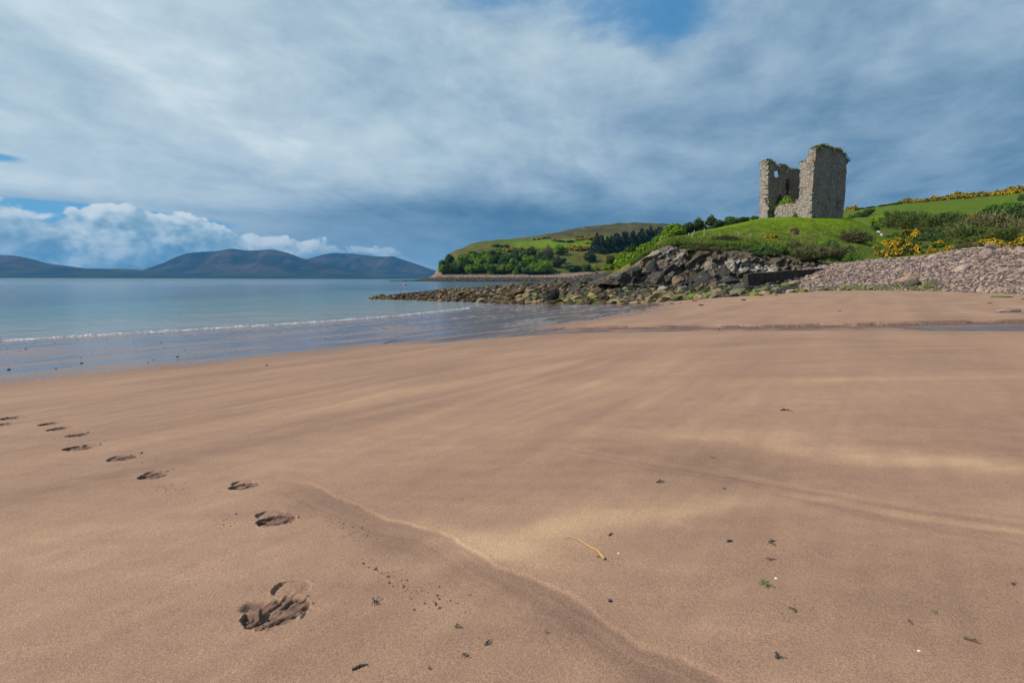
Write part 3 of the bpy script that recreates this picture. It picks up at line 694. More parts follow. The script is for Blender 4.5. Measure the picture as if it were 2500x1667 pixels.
# ------------------------------------------------------------------ cliff under the mound
def m_cliff(t, setp):
    p = t.pos(); px_, py_, pz_ = t.xyz(p)
    wh = t.attr('white'); so_ = t.attr('soil'); gr = t.attr('green'); wtm = t.attr('tide')
    st = t.noise(t.vec(px_*.5+pz_*.35, py_*.5, pz_*2.2-px_*.9), 1.6, 6, .68, .5); n = t.noise(p, 3.2, 5, .7); cr = t.vor(t.scale(p, (1., 1., 1.7)), 1.5, 'DISTANCE_TO_EDGE')
    c = t.ramp(st, [(.30, (.05, .042, .034)), (.46, (.15, .12, .092)), (.6, (.25, .20, .155)), (.75, (.38, .33, .27))])
    c = t.mix(so_*n.smooth(.3, .6), c, t.ramp(n, [(.3, (.07, .042, .028)), (.7, (.22, .145, .09))]))
    c = t.mix(wh*(st*.6+n*.6).smooth(.5, .68), c, (.58, .55, .48))
    c = t.mix(gr*n.smooth(.42, .56), c, (.06, .09, .015))
    c = t.mix(wtm*.75, c, (.030, .030, .028))
    c = t.mix(cr.smooth(.07, .0)*.7, c, (.018, .015, .012))
    nb = t.bump(cr.smooth(0, .2), .7, .3); nb = t.bump(st, .9, .5, nb); nb = t.bump(n, .7, .15, nb)
    setp(color=c, rough=.9, normal=nb, spec=.25)
CLIFF = material('cliff_rock', m_cliff)
G = loft([[(1360, 652, 60), (1450, 655, 58), (1550, 662, 56.5), (1700, 662, 56.5), (1780, 652, 59), (1860, 634, 63), (1950, 618, 66), (2060, 604, 72)],
          [(1360, 648, 61.5), (1450, 640, 60), (1500, 635, 60), (1550, 640, 59.5), (1620, 640, 60), (1700, 638, 60.5), (1780, 632, 62), (1860, 622, 66), (1950, 611, 69), (2060, 602, 74)],
          [(1360, 646, 63), (1440, 628, 62.5), (1480, 606, 63.5), (1520, 592, 64), (1560, 600, 63.5), (1620, 610, 63), (1700, 612, 63), (1780, 612, 65), (1860, 610, 68), (1950, 606, 71), (2060, 601, 76)],
          [(1360, 645, 65), (1440, 619, 65), (1480, 593, 66), (1520, 569, 67), (1546, 560, 67.5), (1580, 572, 67), (1627, 578, 66.5), (1700, 584, 66.3), (1795, 590, 68), (1850, 594, 70), (1900, 600, 72), (1990, 602, 74), (2060, 600, 77)],
          [(1360, 645, 69), (1440, 618.5, 69), (1480, 592, 70), (1520, 568, 71), (1546, 560, 71), (1580, 566, 71), (1627, 562, 71.5), (1700, 566, 71.5), (1795, 575, 72.5), (1850, 586, 73.5), (1900, 600, 74.5), (1990, 603, 76), (2060, 602, 79)]], 1360, 2060, 620, [34, 42, 44, 16], 3)
gx, gy = gridpx(G); R = G.shape[0]; v = np.linspace(0, 1, R)[:, None]
x_, y_, z_ = G[..., 0], G[..., 1], G[..., 2]
w = np.sin(np.clip(v, 0, 1)*math.pi)**.6*sstep(gx, 1365, 1400)*(1-.6*sstep(gx, 1850, 1960))
dip = z_*1.0-x_*.55
str1 = ridged(x_*.22+.1*dip, dip*.55, y_*.2, 4, .55)-.7
blk = np.floor((dip+.5*pn(x_*.3, z_*.5, 3))*1.3); jit = pn(blk*3.7, np.floor(x_*.55+.6*blk)*1.9, .5)
disp = (1.15*str1+.75*jit+.5*fbm(x_*.5, z_*.7, 3., 4))*w
G[..., 1] -= disp*.85; G[..., 2] += disp*.35*(1-v)+.25*w*fbm(x_*1.2, z_*1.2, 9., 3)
nz = fbm(x_*.4, z_*.8, 5., 3)
white = np.clip(1.4*gauss(gx, gy, 1690, 612, 38, 14)+1.2*gauss(gx, gy, 1762, 622, 12, 12)+1.0*gauss(gx, gy, 1490, 588, 32, 12)+.9*gauss(gx, gy, 1540, 585, 22, 10)+gauss(gx, gy, 1735, 618, 20, 12), 0, 1)
soil = sstep(gy, np.interp(gx, [1540, 1600, 1700, 1900], [596, 602, 604, 612])+4*nz.mean(), np.interp(gx, [1540, 1600, 1700, 1900], [585, 590, 592, 598]))*sstep(gx, 1550, 1590)
green = np.clip(sstep(gy, np.interp(gx, [1540, 1700, 1800, 1900], [572, 580, 600, 612]), np.interp(gx, [1540, 1700, 1800, 1900], [564, 572, 585, 600]))*sstep(gx, 1540, 1570)+.35*soil, 0, 1)
tide = .8*sstep(gy+6*nz, 628, 648)*sstep(gx, 1760, 1700)+.5*gauss(gx, gy, 1520, 632, 60, 12)
surf('cliff', G, CLIFF, attrs={'white': white, 'soil': soil, 'green': green, 'tide': np.clip(tide, 0, 1)}, kind='structure', label='low dark rock cliff below the castle mound', cat='cliff')

# rocky foreshore base
def m_base(t, setp):
    p = t.pos(); n = t.noise(p, 1.6, 5, .7)
    setp(color=t.ramp(n, [(.3, (.022, .02, .017)), (.5, (.06, .048, .035)), (.7, (.12, .09, .055))]), rough=.85, normal=t.bump(n, 1., .4), spec=.3)
BASE = material('weedy_rock', m_base)
FORE = [[(800, -.25, 63), (845, -.1, 64), (940, -.08, 60), (1060, -.05, 55.5), (1200, .0, 50.5), (1330, .1, 48), (1450, .25, 46.3), (1560, .55, 46.3), (1700, .97, 45.6), (1790, 1.15, 47), (1860, 1.3, 50.5), (1960, 1.45, 56)],
        [(800, -.3, 68), (845, .02, 67), (940, .15, 65), (1060, .35, 62), (1200, .5, 57), (1330, .6, 54), (1450, .7, 52), (1560, .95, 50), (1700, 1.35, 50), (1790, 1.5, 52), (1860, 1.7, 56), (1960, 1.9, 60)],
        [(800, -.5, 72), (845, -.1, 70), (940, .22, 75), (1060, .5, 78), (1200, 1.0, 80), (1330, 1.7, 76), (1450, 2.0, 62), (1560, 1.5, 57), (1700, 1.9, 56), (1790, 2.2, 57), (1860, 2.4, 62), (1960, 2.6, 66)],
        [(800, -.8, 76), (845, -.6, 74), (940, -.1, 90), (1040, .25, 110), (1150, .6, 135), (1225, 1.2, 160), (1290, 2.7, 150), (1360, 3.6, 120), (1450, 3.2, 80), (1560, 2.0, 66), (1700, 2.4, 62), (1790, 2.6, 63), (1860, 3.0, 66), (1960, 3.0, 70)],
        [(800, -2, 80), (845, -1.5, 80), (940, -1., 95), (1040, -1., 120), (1150, -.8, 170), (1230, .2, 200), (1330, 1.5, 200), (1450, 2.5, 150), (1560, 2.5, 100), (1960, 3.0, 90)]]
G = loftz(FORE, 800, 1960, 420, [20, 24, 24, 10], 4)
G[..., 2] += .12*fbm(G[..., 0]*.5, G[..., 1]*.4, 2., 4)*sstep(G[..., 2], -.2, .2)
surf('foreshore', G, BASE, kind='structure', label='dark weed covered rock platform running out into the bay', cat='foreshore')

# boulder bank base
def m_shingle(t, setp):
    p = t.pos(); v_ = t.vor(p, 2.6, out='Color'); e = t.vor(p, 2.6, 'DISTANCE_TO_EDGE')
    setp(color=t.mix(e.smooth(.12, .0), t.ramp(v_, [(0, (.13, .10, .09)), (1, (.28, .22, .20))]), (.03, .025, .02)), rough=.9, normal=t.bump(e.smooth(0, .3), 1., .2), spec=.2)
SHING = material('shingle', m_shingle)
FOOT = [(1730, 672), (1790, 672), (1860, 667.5), (2000, 663), (2060, 660), (2130, 658), (2230, 661), (2352, 673), (2500, 690), (2800, 725)]
FYW = [50, 50.5, 51.5, 50, 48, 46, 42.5, 38, 34, 27]
FY = []
for (px_, py_), Y_ in zip(FOOT, FYW):
    for _ in range(6): q_ = PZ(px_, Y_, 1.3); zz_ = float(zbase(q_[0], q_[1]))+.04
    a_, b_ = project(PZ(px_, Y_, zz_)); FY.append((px_, float(b_)/DS, Y_))
G = loft([[(a, b+14, c-.3) for a, b, c in FY], FY,
          [(1730, 660, 54), (1790, 656, 55), (1860, 648, 57), (2000, 642, 55), (2060, 638, 53), (2130, 630, 51), (2230, 628, 47), (2352, 634, 42), (2800, 650, 33)],
          [(1730, 648, 58), (1790, 640, 60), (1860, 628, 62), (2000, 616, 59), (2060, 612, 58), (2130, 604, 56), (2230, 596, 52), (2352, 596, 46), (2800, 600, 37)],
          [(1730, 640, 61), (1790, 630, 64), (1860, 617, 66.5), (1920, 607, 66), (2000, 597, 64), (2060, 593, 62), (2130, 588, 59.5), (2180, 577, 57), (2250, 569, 54), (2352, 569, 49.5), (2800, 560, 40)],
          [(1730, 645, 66), (1790, 636, 69), (1860, 622, 70), (1920, 611, 70), (2000, 600, 68), (2130, 592, 63), (2250, 576, 57), (2352, 575, 53), (2800, 566, 44)]], 1730, 2800, 300, [3, 14, 14, 14, 4], 3)
surf('boulder_bank', G, SHING, kind='structure', label='steep storm bank of pink grey shingle under the boulders', cat='bank')
BANK = G

# ------------------------------------------------------------------ rocks
def ico(sub):
    bm = bmesh.new(); bmesh.ops.create_icosphere(bm, subdivisions=sub, radius=1)
    V = np.array([v.co[:] for v in bm.verts]); F = np.array([[v.index for v in f.verts] for f in bm.faces]); bm.free(); return V, F
ICO = {k: ico(k) for k in (1, 2, 3, 4)}
def rockV(sub, seed, cuts=6, rough=.22, depth=.62, aniso=(1, .8, .6)):
    V, F = ICO[sub]; r = np.random.RandomState(seed); V = V.copy()
    V = V*(1+rough*fbm(V[:, 0]*1.2+seed, V[:, 1]*1.2, V[:, 2]*1.2+seed*.37, 3))[:, None]
    for _ in range(cuts):
        n = r.normal(size=3); n /= np.linalg.norm(n); d = r.uniform(depth-.1, depth+.2)
        q = V@n; m = q > d; V[m] -= ((q[m]-d)*.92)[:, None]*n
    V = V*(1+(.035 if cuts < 5 else .085)*fbm(V[:, 0]*3.5+seed, V[:, 1]*3.5, V[:, 2]*3.5, 3))[:, None]
    return V*np.array(aniso), F
def m_rock(stops, dark=(.03, .025, .022), weed=0.0, weedcol=(.05, .07, .01), speck=.5, bs=.12):
    def f(t, setp):
        r = t.rnd(); p = t.pos(); n = t.noise(p, 5.5, 5, .68); n2 = t.noise(p, 1.3, 3)
        c = t.ramp(r, stops)
        c = t.mix((n-.5)*1.6+.5, t.mix(1, c, (.62, .6, .58), 'MULTIPLY'), t.mix(1, c, (1.3, 1.3, 1.3), 'MULTIPLY'))
        c = t.mix(t.vor(p, 1.8).smooth(.35, .1)*speck*n2.smooth(.5, .65), c, (.50, .47, .42))
        if weed:
            nz_ = t.xyz(t.n('NewGeometry').outputs['Normal'])[2]
            c = t.mix((n2+(r-.5)*.4).smooth(.62-weed*.22, .66-weed*.16)*nz_.smooth(-.3, .4), c, weedcol)
        nb = t.bump(n2, .7, bs*3, t.bump(n, .9, bs))
        setp(color=c, rough=.85, normal=nb, spec=.25)
    return f
R_PINK = material('pink_grey_boulder', m_rock([(0, (.22, .155, .14)), (.3, (.34, .25, .215)), (.55, (.28, .21, .19)), (.8, (.42, .32, .255)), (1, (.20, .15, .14))], speck=.15))
R_BUFF = material('buff_boulder', m_rock([(0, (.36, .25, .17)), (.5, (.30, .22, .16)), (1, (.40, .29, .20))], speck=.1))
R_GREEN = material('weedy_boulder', m_rock([(0, (.25, .21, .16)), (.5, (.13, .11, .09)), (1, (.22, .17, .15))], weed=1., weedcol=(.13, .19, .02)))
R_TAN = material('tan_rock', m_rock([(0, (.24, .17, .08)), (.4, (.32, .24, .13)), (.7, (.17, .13, .08)), (1, (.38, .30, .18))], weed=.35, weedcol=(.05, .08, .01)))
R_BROWN = material('brown_rock', m_rock([(0, (.085, .06, .035)), (.4, (.16, .112, .07)), (.7, (.26, .185, .12)), (1, (.06, .048, .035))], weed=.6, weedcol=(.055, .035, .012)))
R_DARK = material('dark_rock', m_rock([(0, (.035, .033, .032)), (.45, (.07, .066, .06)), (.75, (.13, .11, .088)), (1, (.24, .20, .15))], weed=.3, weedcol=(.03, .05, .008)))
R_LICH = material('lichened_rock', m_rock([(0, (.16, .14, .12)), (.5, (.24, .21, .17)), (1, (.33, .30, .25))], speck=1.))
R_WEED = material('seaweed_rock', m_rock([(0, (.10, .05, .015)), (.5, (.06, .035, .015)), (1, (.15, .075, .02))], weed=.4, weedcol=(.04, .03, .01), speck=0))
def protos(nm, n, **kw):
    out = []
    for i in range(n):
        V, F = rockV(3, 100+i*7+hash_(nm), **kw); out.append((V, F))
    return out
def hash_(s): return sum(ord(c)*(i+1) for i, c in enumerate(s)) % 997
ROUND = protos('round', 10, cuts=4, rough=.16, depth=.72, aniso=(1, .72, .5))
ANG = protos('angular', 12, cuts=15, rough=.34, depth=.50, aniso=(1, .8, .62))
LOW = {id(ROUND): [rockV(2, 300+i, cuts=4, rough=.16, depth=.72, aniso=(1, .72, .5)) for i in range(8)],
       id(ANG): [rockV(2, 400+i, cuts=8, rough=.28, depth=.55, aniso=(1, .8, .62)) for i in range(8)]}
RM_CACHE = {}
def rock_mesh(lib, i, m):
    k = (id(lib), i, m.name)
    if k not in RM_CACHE:
        me = mesh_np('boulder', lib[i][0], lib[i][1], lib is ROUND); me.materials.append(m)
        RM_CACHE[k] = me
    return RM_CACHE[k]
def rot(rx, ry, rz): return np.array(Euler((rx, ry, rz)).to_matrix())
class Mass:
    def __init__(s): s.V, s.F, s.n = [], [], 0
    def add(s, V, F): s.V.append(V); s.F.append(F+s.n); s.n += len(V)
    def build(s, name, m, **kw):
        if not s.V: return None
        me = mesh_np(name, np.concatenate(s.V), np.concatenate(s.F), kw.pop('smooth', False)); return link(name, me, m, **kw)
def surf_pt(G, u_, v_):
    R, C = G.shape[:2]; a = v_*(R-1); b = u_*(C-1); i, j = min(int(a), R-2), min(int(b), C-2); a -= i; b -= j
    return (G[i, j]*(1-a)*(1-b)+G[i+1, j]*a*(1-b)+G[i, j+1]*(1-a)*b+G[i+1, j+1]*a*b)

rr_ = random.Random(11)
# --- storm bank boulders
cand = []; cell = {}
tries = 0
def place_ok(p, r, cell, k=1.0):
    g = 1.2; ci, cj = int(p[0]//g), int(p[1]//g)
    for a in (-1, 0, 1):
        for b in (-1, 0, 1):
            for q, rq in cell.get((ci+a, cj+b), ()):
                if (q[0]-p[0])**2+(q[1]-p[1])**2+(q[2]-p[2])**2 < ((r+rq)*k)**2: return False
    cell.setdefault((ci, cj), []).append((p, r)); return True
for size, num in ((.80, 20), (.56, 130), (.42, 900), (.30, 3600), (.22, 7000)):
    for _ in range(num):
        u_ = rr_.random(); v_ = rr_.uniform(0, 1.0)
        p = surf_pt(BANK, u_, .055+v_*.87)
        r = size*rr_.uniform(.7, 1.15)*.5
        if size > .6 and rr_.random() < .5*(1-u_): r *= .8
        if place_ok(p, r, cell, .80): cand.append((p, r, u_, v_))
inview = []
for c in cand:
    a, b = project(np.array(c[0])); c = c+(a, b, c[1]/c[0][1]); inview.append(c)
inview.sort(key=lambda c: -c[6] if (-20 < c[4] < 2520) else 0)
mass = {'R_PINK': Mass(), 'R_GREEN': Mass(), 'R_BUFF': Mass()}
MATS = dict(R_PINK=R_PINK, R_GREEN=R_GREEN, R_BUFF=R_BUFF, R_TAN=R_TAN, R_BROWN=R_BROWN, R_DARK=R_DARK, R_LICH=R_LICH, R_WEED=R_WEED)
def euler_rock(rnd, tilt): return (rnd.uniform(-tilt, tilt), rnd.uniform(-tilt, tilt), rnd.uniform(-.9, .9) if rnd.random() < .8 else rnd.uniform(0, 6.28))
CN = {'R_PINK': 'pink grey', 'R_GREEN': 'green weeded', 'R_BUFF': 'sandy buff', 'R_TAN': 'tan yellow', 'R_BROWN': 'brown', 'R_DARK': 'near black', 'R_LICH': 'pale lichened', 'R_WEED': 'rusty weed covered'}
cnt = 0
for (p, r, u_, v_, a, b, ang) in inview:
    ad = a/DS
    green_zone = v_ < .16 and ad < 2170
    mk = 'R_GREEN' if green_zone and rr_.random() < .75 else ('R_BUFF' if rr_.random() < (.28 if v_ < .4 else .08) else 'R_PINK')
    sc = (r*rr_.uniform(1.15, 1.6), r*rr_.uniform(.9, 1.25), r*rr_.uniform(.8, 1.15)); e = euler_rock(rr_, .45)
    e = (e[0]+.25, e[1]-.15, e[2])
    z = p[2]+r*.22
    if cnt < 290 and -20 < a < 2520:
        i = rr_.randrange(len(ROUND))
        zone = 'at the foot of the storm bank' if v_ < .25 else ('halfway up the storm bank' if v_ < .7 else 'on the crest of the storm bank')
        part = 'left of the big gorse' if ad < 2030 else ('below the big gorse' if ad < 2130 else ('right of the big gorse' if ad < 2230 else ('under the crest slabs' if ad < 2300 else 'at the right edge')))
        szw = 'large' if r > .33 else 'medium'
        lab = f'{szw} {CN[mk]} boulder {zone}, {part}'
        o = link('boulder', rock_mesh(ROUND, i, MATS[mk]), None, label=lab, cat='boulder', group=f'{szw} {CN[mk]} boulders {zone}, {part}')
        o.location = (p[0], p[1], z); o.rotation_euler = e; o.scale = sc; cnt += 1
    else:
        V, F = LOW[id(ROUND)][rr_.randrange(8)]
        mass[mk].add((V*np.array(sc))@rot(*e).T+np.array([p[0], p[1], z]), F)
mass['R_PINK'].build('cobbles', R_PINK, smooth=True, label='mass of small pink grey cobbles filling the storm bank', cat='cobbles', kind='stuff')
mass['R_GREEN'].build('cobbles', R_GREEN, smooth=True, label='small green weeded cobbles at the foot of the bank', cat='cobbles', kind='stuff')
mass['R_BUFF'].build('cobbles', R_BUFF, smooth=True, label='small sandy buff cobbles among the pink grey ones', cat='cobbles', kind='stuff')
def single_rock(px, py, w, mk, label, lib=ROUND, i=0, asp=(1, .8, .6), e=(0, 0, 0), cat='boulder', sink=.2, only=None, name='boulder'):
    h = hit(px, py, only)
    if h is None: print('MISS', label); return
    r = w/2*h.y/FPX
    o = link(name, rock_mesh(lib, i, MATS[mk]), None, label=label, cat=cat); o.location = (h.x, h.y, h.z+r*asp[2]*sink); o.scale = (r, r*asp[1], r*asp[2]/.5); o.rotation_euler = e
    return o
single_rock(2218, 690, 50, 'R_BUFF', 'widest buff topped slab lying low in the storm bank', i=3, e=(.1, 0, .1))
single_rock(2228, 697, 42, 'R_DARK', 'dark slate grey slab under the widest buff slab', i=4, e=(.3, 0, .1))
single_rock(2415, 622, 46, 'R_PINK', 'big brown grey boulder sticking out near the top of the bank, right end', i=5, asp=(1, .8, .55))
single_rock(2425, 607, 52, 'R_PINK', 'long pale slab lying on the crest of the bank at right', i=6, asp=(1, .6, .35), e=(0, .25, .2))
single_rock(2350, 660, 44, 'R_PINK', 'large pale tilted slab in the middle of the storm bank', i=7, asp=(1, .8, .5), e=(0, -.45, .3))
single_rock(2462, 762, 64, 'R_PINK', 'flat pale mauve stone lying alone on the sand at the right edge', i=8, asp=(1, .6, .22), e=(0, -.03, .05), sink=.3)
single_rock(1867, 716, 34, 'R_TAN', 'pointed tan boulder standing at the edge of the sand below the slipway wall', lib=ANG, i=2, asp=(1, .8, .9))

# --- foreshore rocks
FG = loftz(FORE, 800, 1960, 200, 10, 4)
cand = []; cell = {}
def colour_of(ad, bd, v_):
    q = rr_.random()
    if ad < 1010: return 'R_WEED' if q < .62 else ('R_BROWN' if q < .92 else 'R_TAN')
    front = v_ < .27
    if ad < 1200: return 'R_BROWN' if q < .68 else ('R_WEED' if q < (.86 if v_ < .2 else .75) else 'R_TAN')
    if v_ < .2 and ad < 1560: return 'R_TAN' if q < .62 else ('R_BROWN' if q < .85 else 'R_DARK')
    if front and ad < 1800: return 'R_TAN' if q < .33 else ('R_DARK' if q < .75 else 'R_GREEN')
    if ad < 1420: return ('R_BROWN' if q < .74 else ('R_DARK' if q < .86 else 'R_TAN')) if v_ < .5 else ('R_DARK' if q < .75 else 'R_BROWN')
    if ad > 1800: return 'R_GREEN' if q < .4 else ('R_DARK' if q < .65 else 'R_PINK')
    return 'R_DARK' if q < .66 else ('R_BROWN' if q < .82 else ('R_LICH' if q < .93 else 'R_TAN'))
for size, num in ((2.2, 60), (1.4, 260), (.9, 1100), (.6, 2400), (.38, 3600)):
    for _ in range(num):
        ad = rr_.uniform(845, 1940); u_ = (ad-800)/1160; v_ = rr_.random()**1.25*.80
        p = surf_pt(FG, u_, v_)
        if p[2] < -.22: continue
        if ad < 1010 and size > 1.: continue
        if p[1] > 60 and size < .5: continue
        r = size*.5*rr_.uniform(.7, 1.2)
        if v_ < .12: r = min(r, .6)
        if place_ok(p, r, cell, .78): cand.append((p, r, ad, v_))
cand.sort(key=lambda c: -c[1]/c[0][1])
mass = {k: Mass() for k in MATS}; cnt = 0
for (p, r, ad, v_) in cand:
    mk = colour_of(ad, 0, v_)
    sc = (r*rr_.uniform(1.1, 1.5), r*rr_.uniform(.9, 1.2), r*rr_.uniform(.7, 1.2)); 
    if mk == 'R_WEED': sc = (sc[0]*1.2, sc[1], sc[2]*.5)
    e = (rr_.uniform(-.4, .4), rr_.uniform(-.65, -.05), rr_.uniform(-.6, .6)); z = p[2]+r*.12
    if ad < 1150: z = p[2]
    if cnt < 285:
        zone = 'on the spit' if ad < 1200 else ('in front of the headland trees' if ad < 1420 else ('below the dark cliff' if ad < 1700 else 'below the slipway wall'))
        rowz = 'at the waterline' if v_ < .27 else ('in the middle of the foreshore' if v_ < .55 else 'at its back')
        if ad > 1450 and v_ < .27: rowz = 'at the edge of the sand'
        lab = f'{CN[mk]} rock {zone}, {rowz}'
        o = link('rock', rock_mesh(ANG, rr_.randrange(12), MATS[mk]), None, label=lab, cat='rock', group=f'{CN[mk]} rocks {zone}, {rowz}')
        o.location = (p[0], p[1], z); o.rotation_euler = e; o.scale = sc; cnt += 1
    else:
        V, F = LOW[id(ANG)][rr_.randrange(8)]; mass[mk].add((V*np.array(sc))@rot(*e).T+np.array([p[0], p[1], z]), F)
for k, m_ in mass.items(): m_.build('rubble', MATS[k], label=f'small {CN[k]} stones filling the gaps of the foreshore', cat='stones', kind='stuff')
# --- larger rocks of the outcrop, each placed where the photo shows it
for px, py, w, mk, i, asp, e, lab in (
    (1600, 622, 40, 'R_LICH', 1, (1, .8, .5), (0, -.55, .1), 'sloping white crusted rock high on the left of the cliff'),
    (1580, 642, 44, 'R_BROWN', 5, (1, .8, .6), (0, -.5, .1), 'brown rib of rock under the white crusted rock'),
    (1590, 660, 50, 'R_DARK', 2, (1, .8, .9), (0, -.4, 0), 'black rounded rock in the middle of the dark outcrop'),
    (1550, 668, 48, 'R_DARK', 3, (1, .8, .9), (0, -.3, .5), 'black rock at the left foot of the outcrop'),
    (1635, 664, 50, 'R_DARK', 4, (1, .9, .8), (.2, -.4, 0), 'black cleft rock right of the middle of the outcrop'),
    (1525, 688, 44, 'R_DARK', 5, (1, .8, .8), (0, .2, 0), 'low black boulder left below the outcrop'),
    (1600, 690, 52, 'R_DARK', 6, (1, .8, .7), (0, -.4, 0), 'broad black boulder under the outcrop'),
    (1655, 690, 60, 'R_BROWN', 7, (1, .8, .45), (0, -.45, .2), 'brown slab slanting down below the outcrop'),
    (1715, 686, 92, 'R_DARK', 8, (1, .8, .55), (0, -.42, .15), 'largest dark wedge of rock slanting towards the slipway wall'),
    (1762, 675, 70, 'R_DARK', 9, (1, .8, .8), (0, .1, .1), 'tall dark block between the wedge and the slipway wall'),
    (1690, 672, 40, 'R_BROWN', 10, (1, .8, .6), (0, -.4, 0), 'brown block behind the dark wedge'),
    (1735, 652, 46, 'R_LICH', 11, (1, .8, .6), (0, -.1, 0), 'pale block at the foot of the white rock face'),
    (1775, 690, 36, 'R_DARK', 2, (1, .8, .8), (0, -.1, 0), 'dark block against the end of the slipway wall')):
    single_rock(px, py, w, mk, lab, lib=ANG, i=i, asp=asp, e=e, sink=.15, cat='rock', name='rock')
# --- shingle of the headland
mh = {k: Mass() for k in ('R_PINK', 'R_BROWN', 'R_DARK')}
for _ in range(3200):
    ad = rr_.uniform(895, 1400); bd = rr_.uniform(632 if ad > 1000 else 641, 646.5)
    if bd < 645-(ad-895)*.125: continue
    h = hit(ad*DS, bd*DS, ['headland'])
    if h is None: continue
    V, F = LOW[id(ROUND)][rr_.randrange(8)] if rr_.random() < .5 else LOW[id(ANG)][rr_.randrange(8)]
    r = rr_.uniform(.5, 1.3); mk = 'R_PINK' if bd < 637+rr_.uniform(-1, 1) else ('R_DARK' if rr_.random() < .6 else 'R_BROWN')
    mh[mk].add((V*r)@rot(rr_.uniform(-.4, .4), rr_.uniform(-.4, .4), rr_.uniform(0, 6)).T+np.array([h.x, h.y, h.z+.1]), F)
for k, m_ in mh.items(): m_.build('shingle', MATS[k], label=f'{CN[k]} stones of the shingle shore below the far headland', cat='shingle', kind='stuff')
# reef islets off the tip
for px, py, w, lab in ((941, 687.3, 8, 'tiny dark reef awash beyond the tip of the far shingle'), (1000, 723, 30, 'dome shaped brown rock on the spit near its tip'), (1107, 704, 34, 'low dark reef in the cove behind the spit')):
    P0 = None; d = ray(px, py); q = (ZC-.15)/-d[2]; p = d*q
    o = link('reef_rock', rock_mesh(ANG, 3, R_BROWN), None, label=lab, cat='rock'); r = w/2*p[1]/FPX
    o.location = (p[0], p[1], .0); o.scale = (r, r*.7, r*.45)

# ------------------------------------------------------------------ castle
F0 = P(1980.6, 533, 110.0); phi = math.radians(-60)
E1 = np.array([math.cos(phi), math.sin(phi), 0]); E2 = np.array([-math.sin(phi), math.cos(phi), 0]); UP = np.array([0, 0, 1.])
ZB = F0[2]-1.0; WF, WR = 11.9, 11.3
def zp(cx, cy): return 1800+cx/6.534, 320+cy/6.534
def to_plane(cx, cy, O, A):                        # crop pixel -> (s,t) on a vertical plane through O along A
    px, py = zp(cx, cy); d = ray(px, py); n = np.cross(A, UP); q = ((O-np.array([0, 0, ZC]))@n)/(d@n)
    X = d*q+np.array([0, 0, ZC]); return (X-O)@A, X[2]-ZB
def inpoly(x, y, pl):
    r = np.zeros(x.shape, bool); j = len(pl)-1
    for i in range(len(pl)):
        xi, yi = pl[i]; xj, yj = pl[j]
        c = ((yi > y) != (yj > y)) & (x < (xj-xi)*(y-yi)/(yj-yi+1e-12)+xi); r ^= c; j = i
    return r
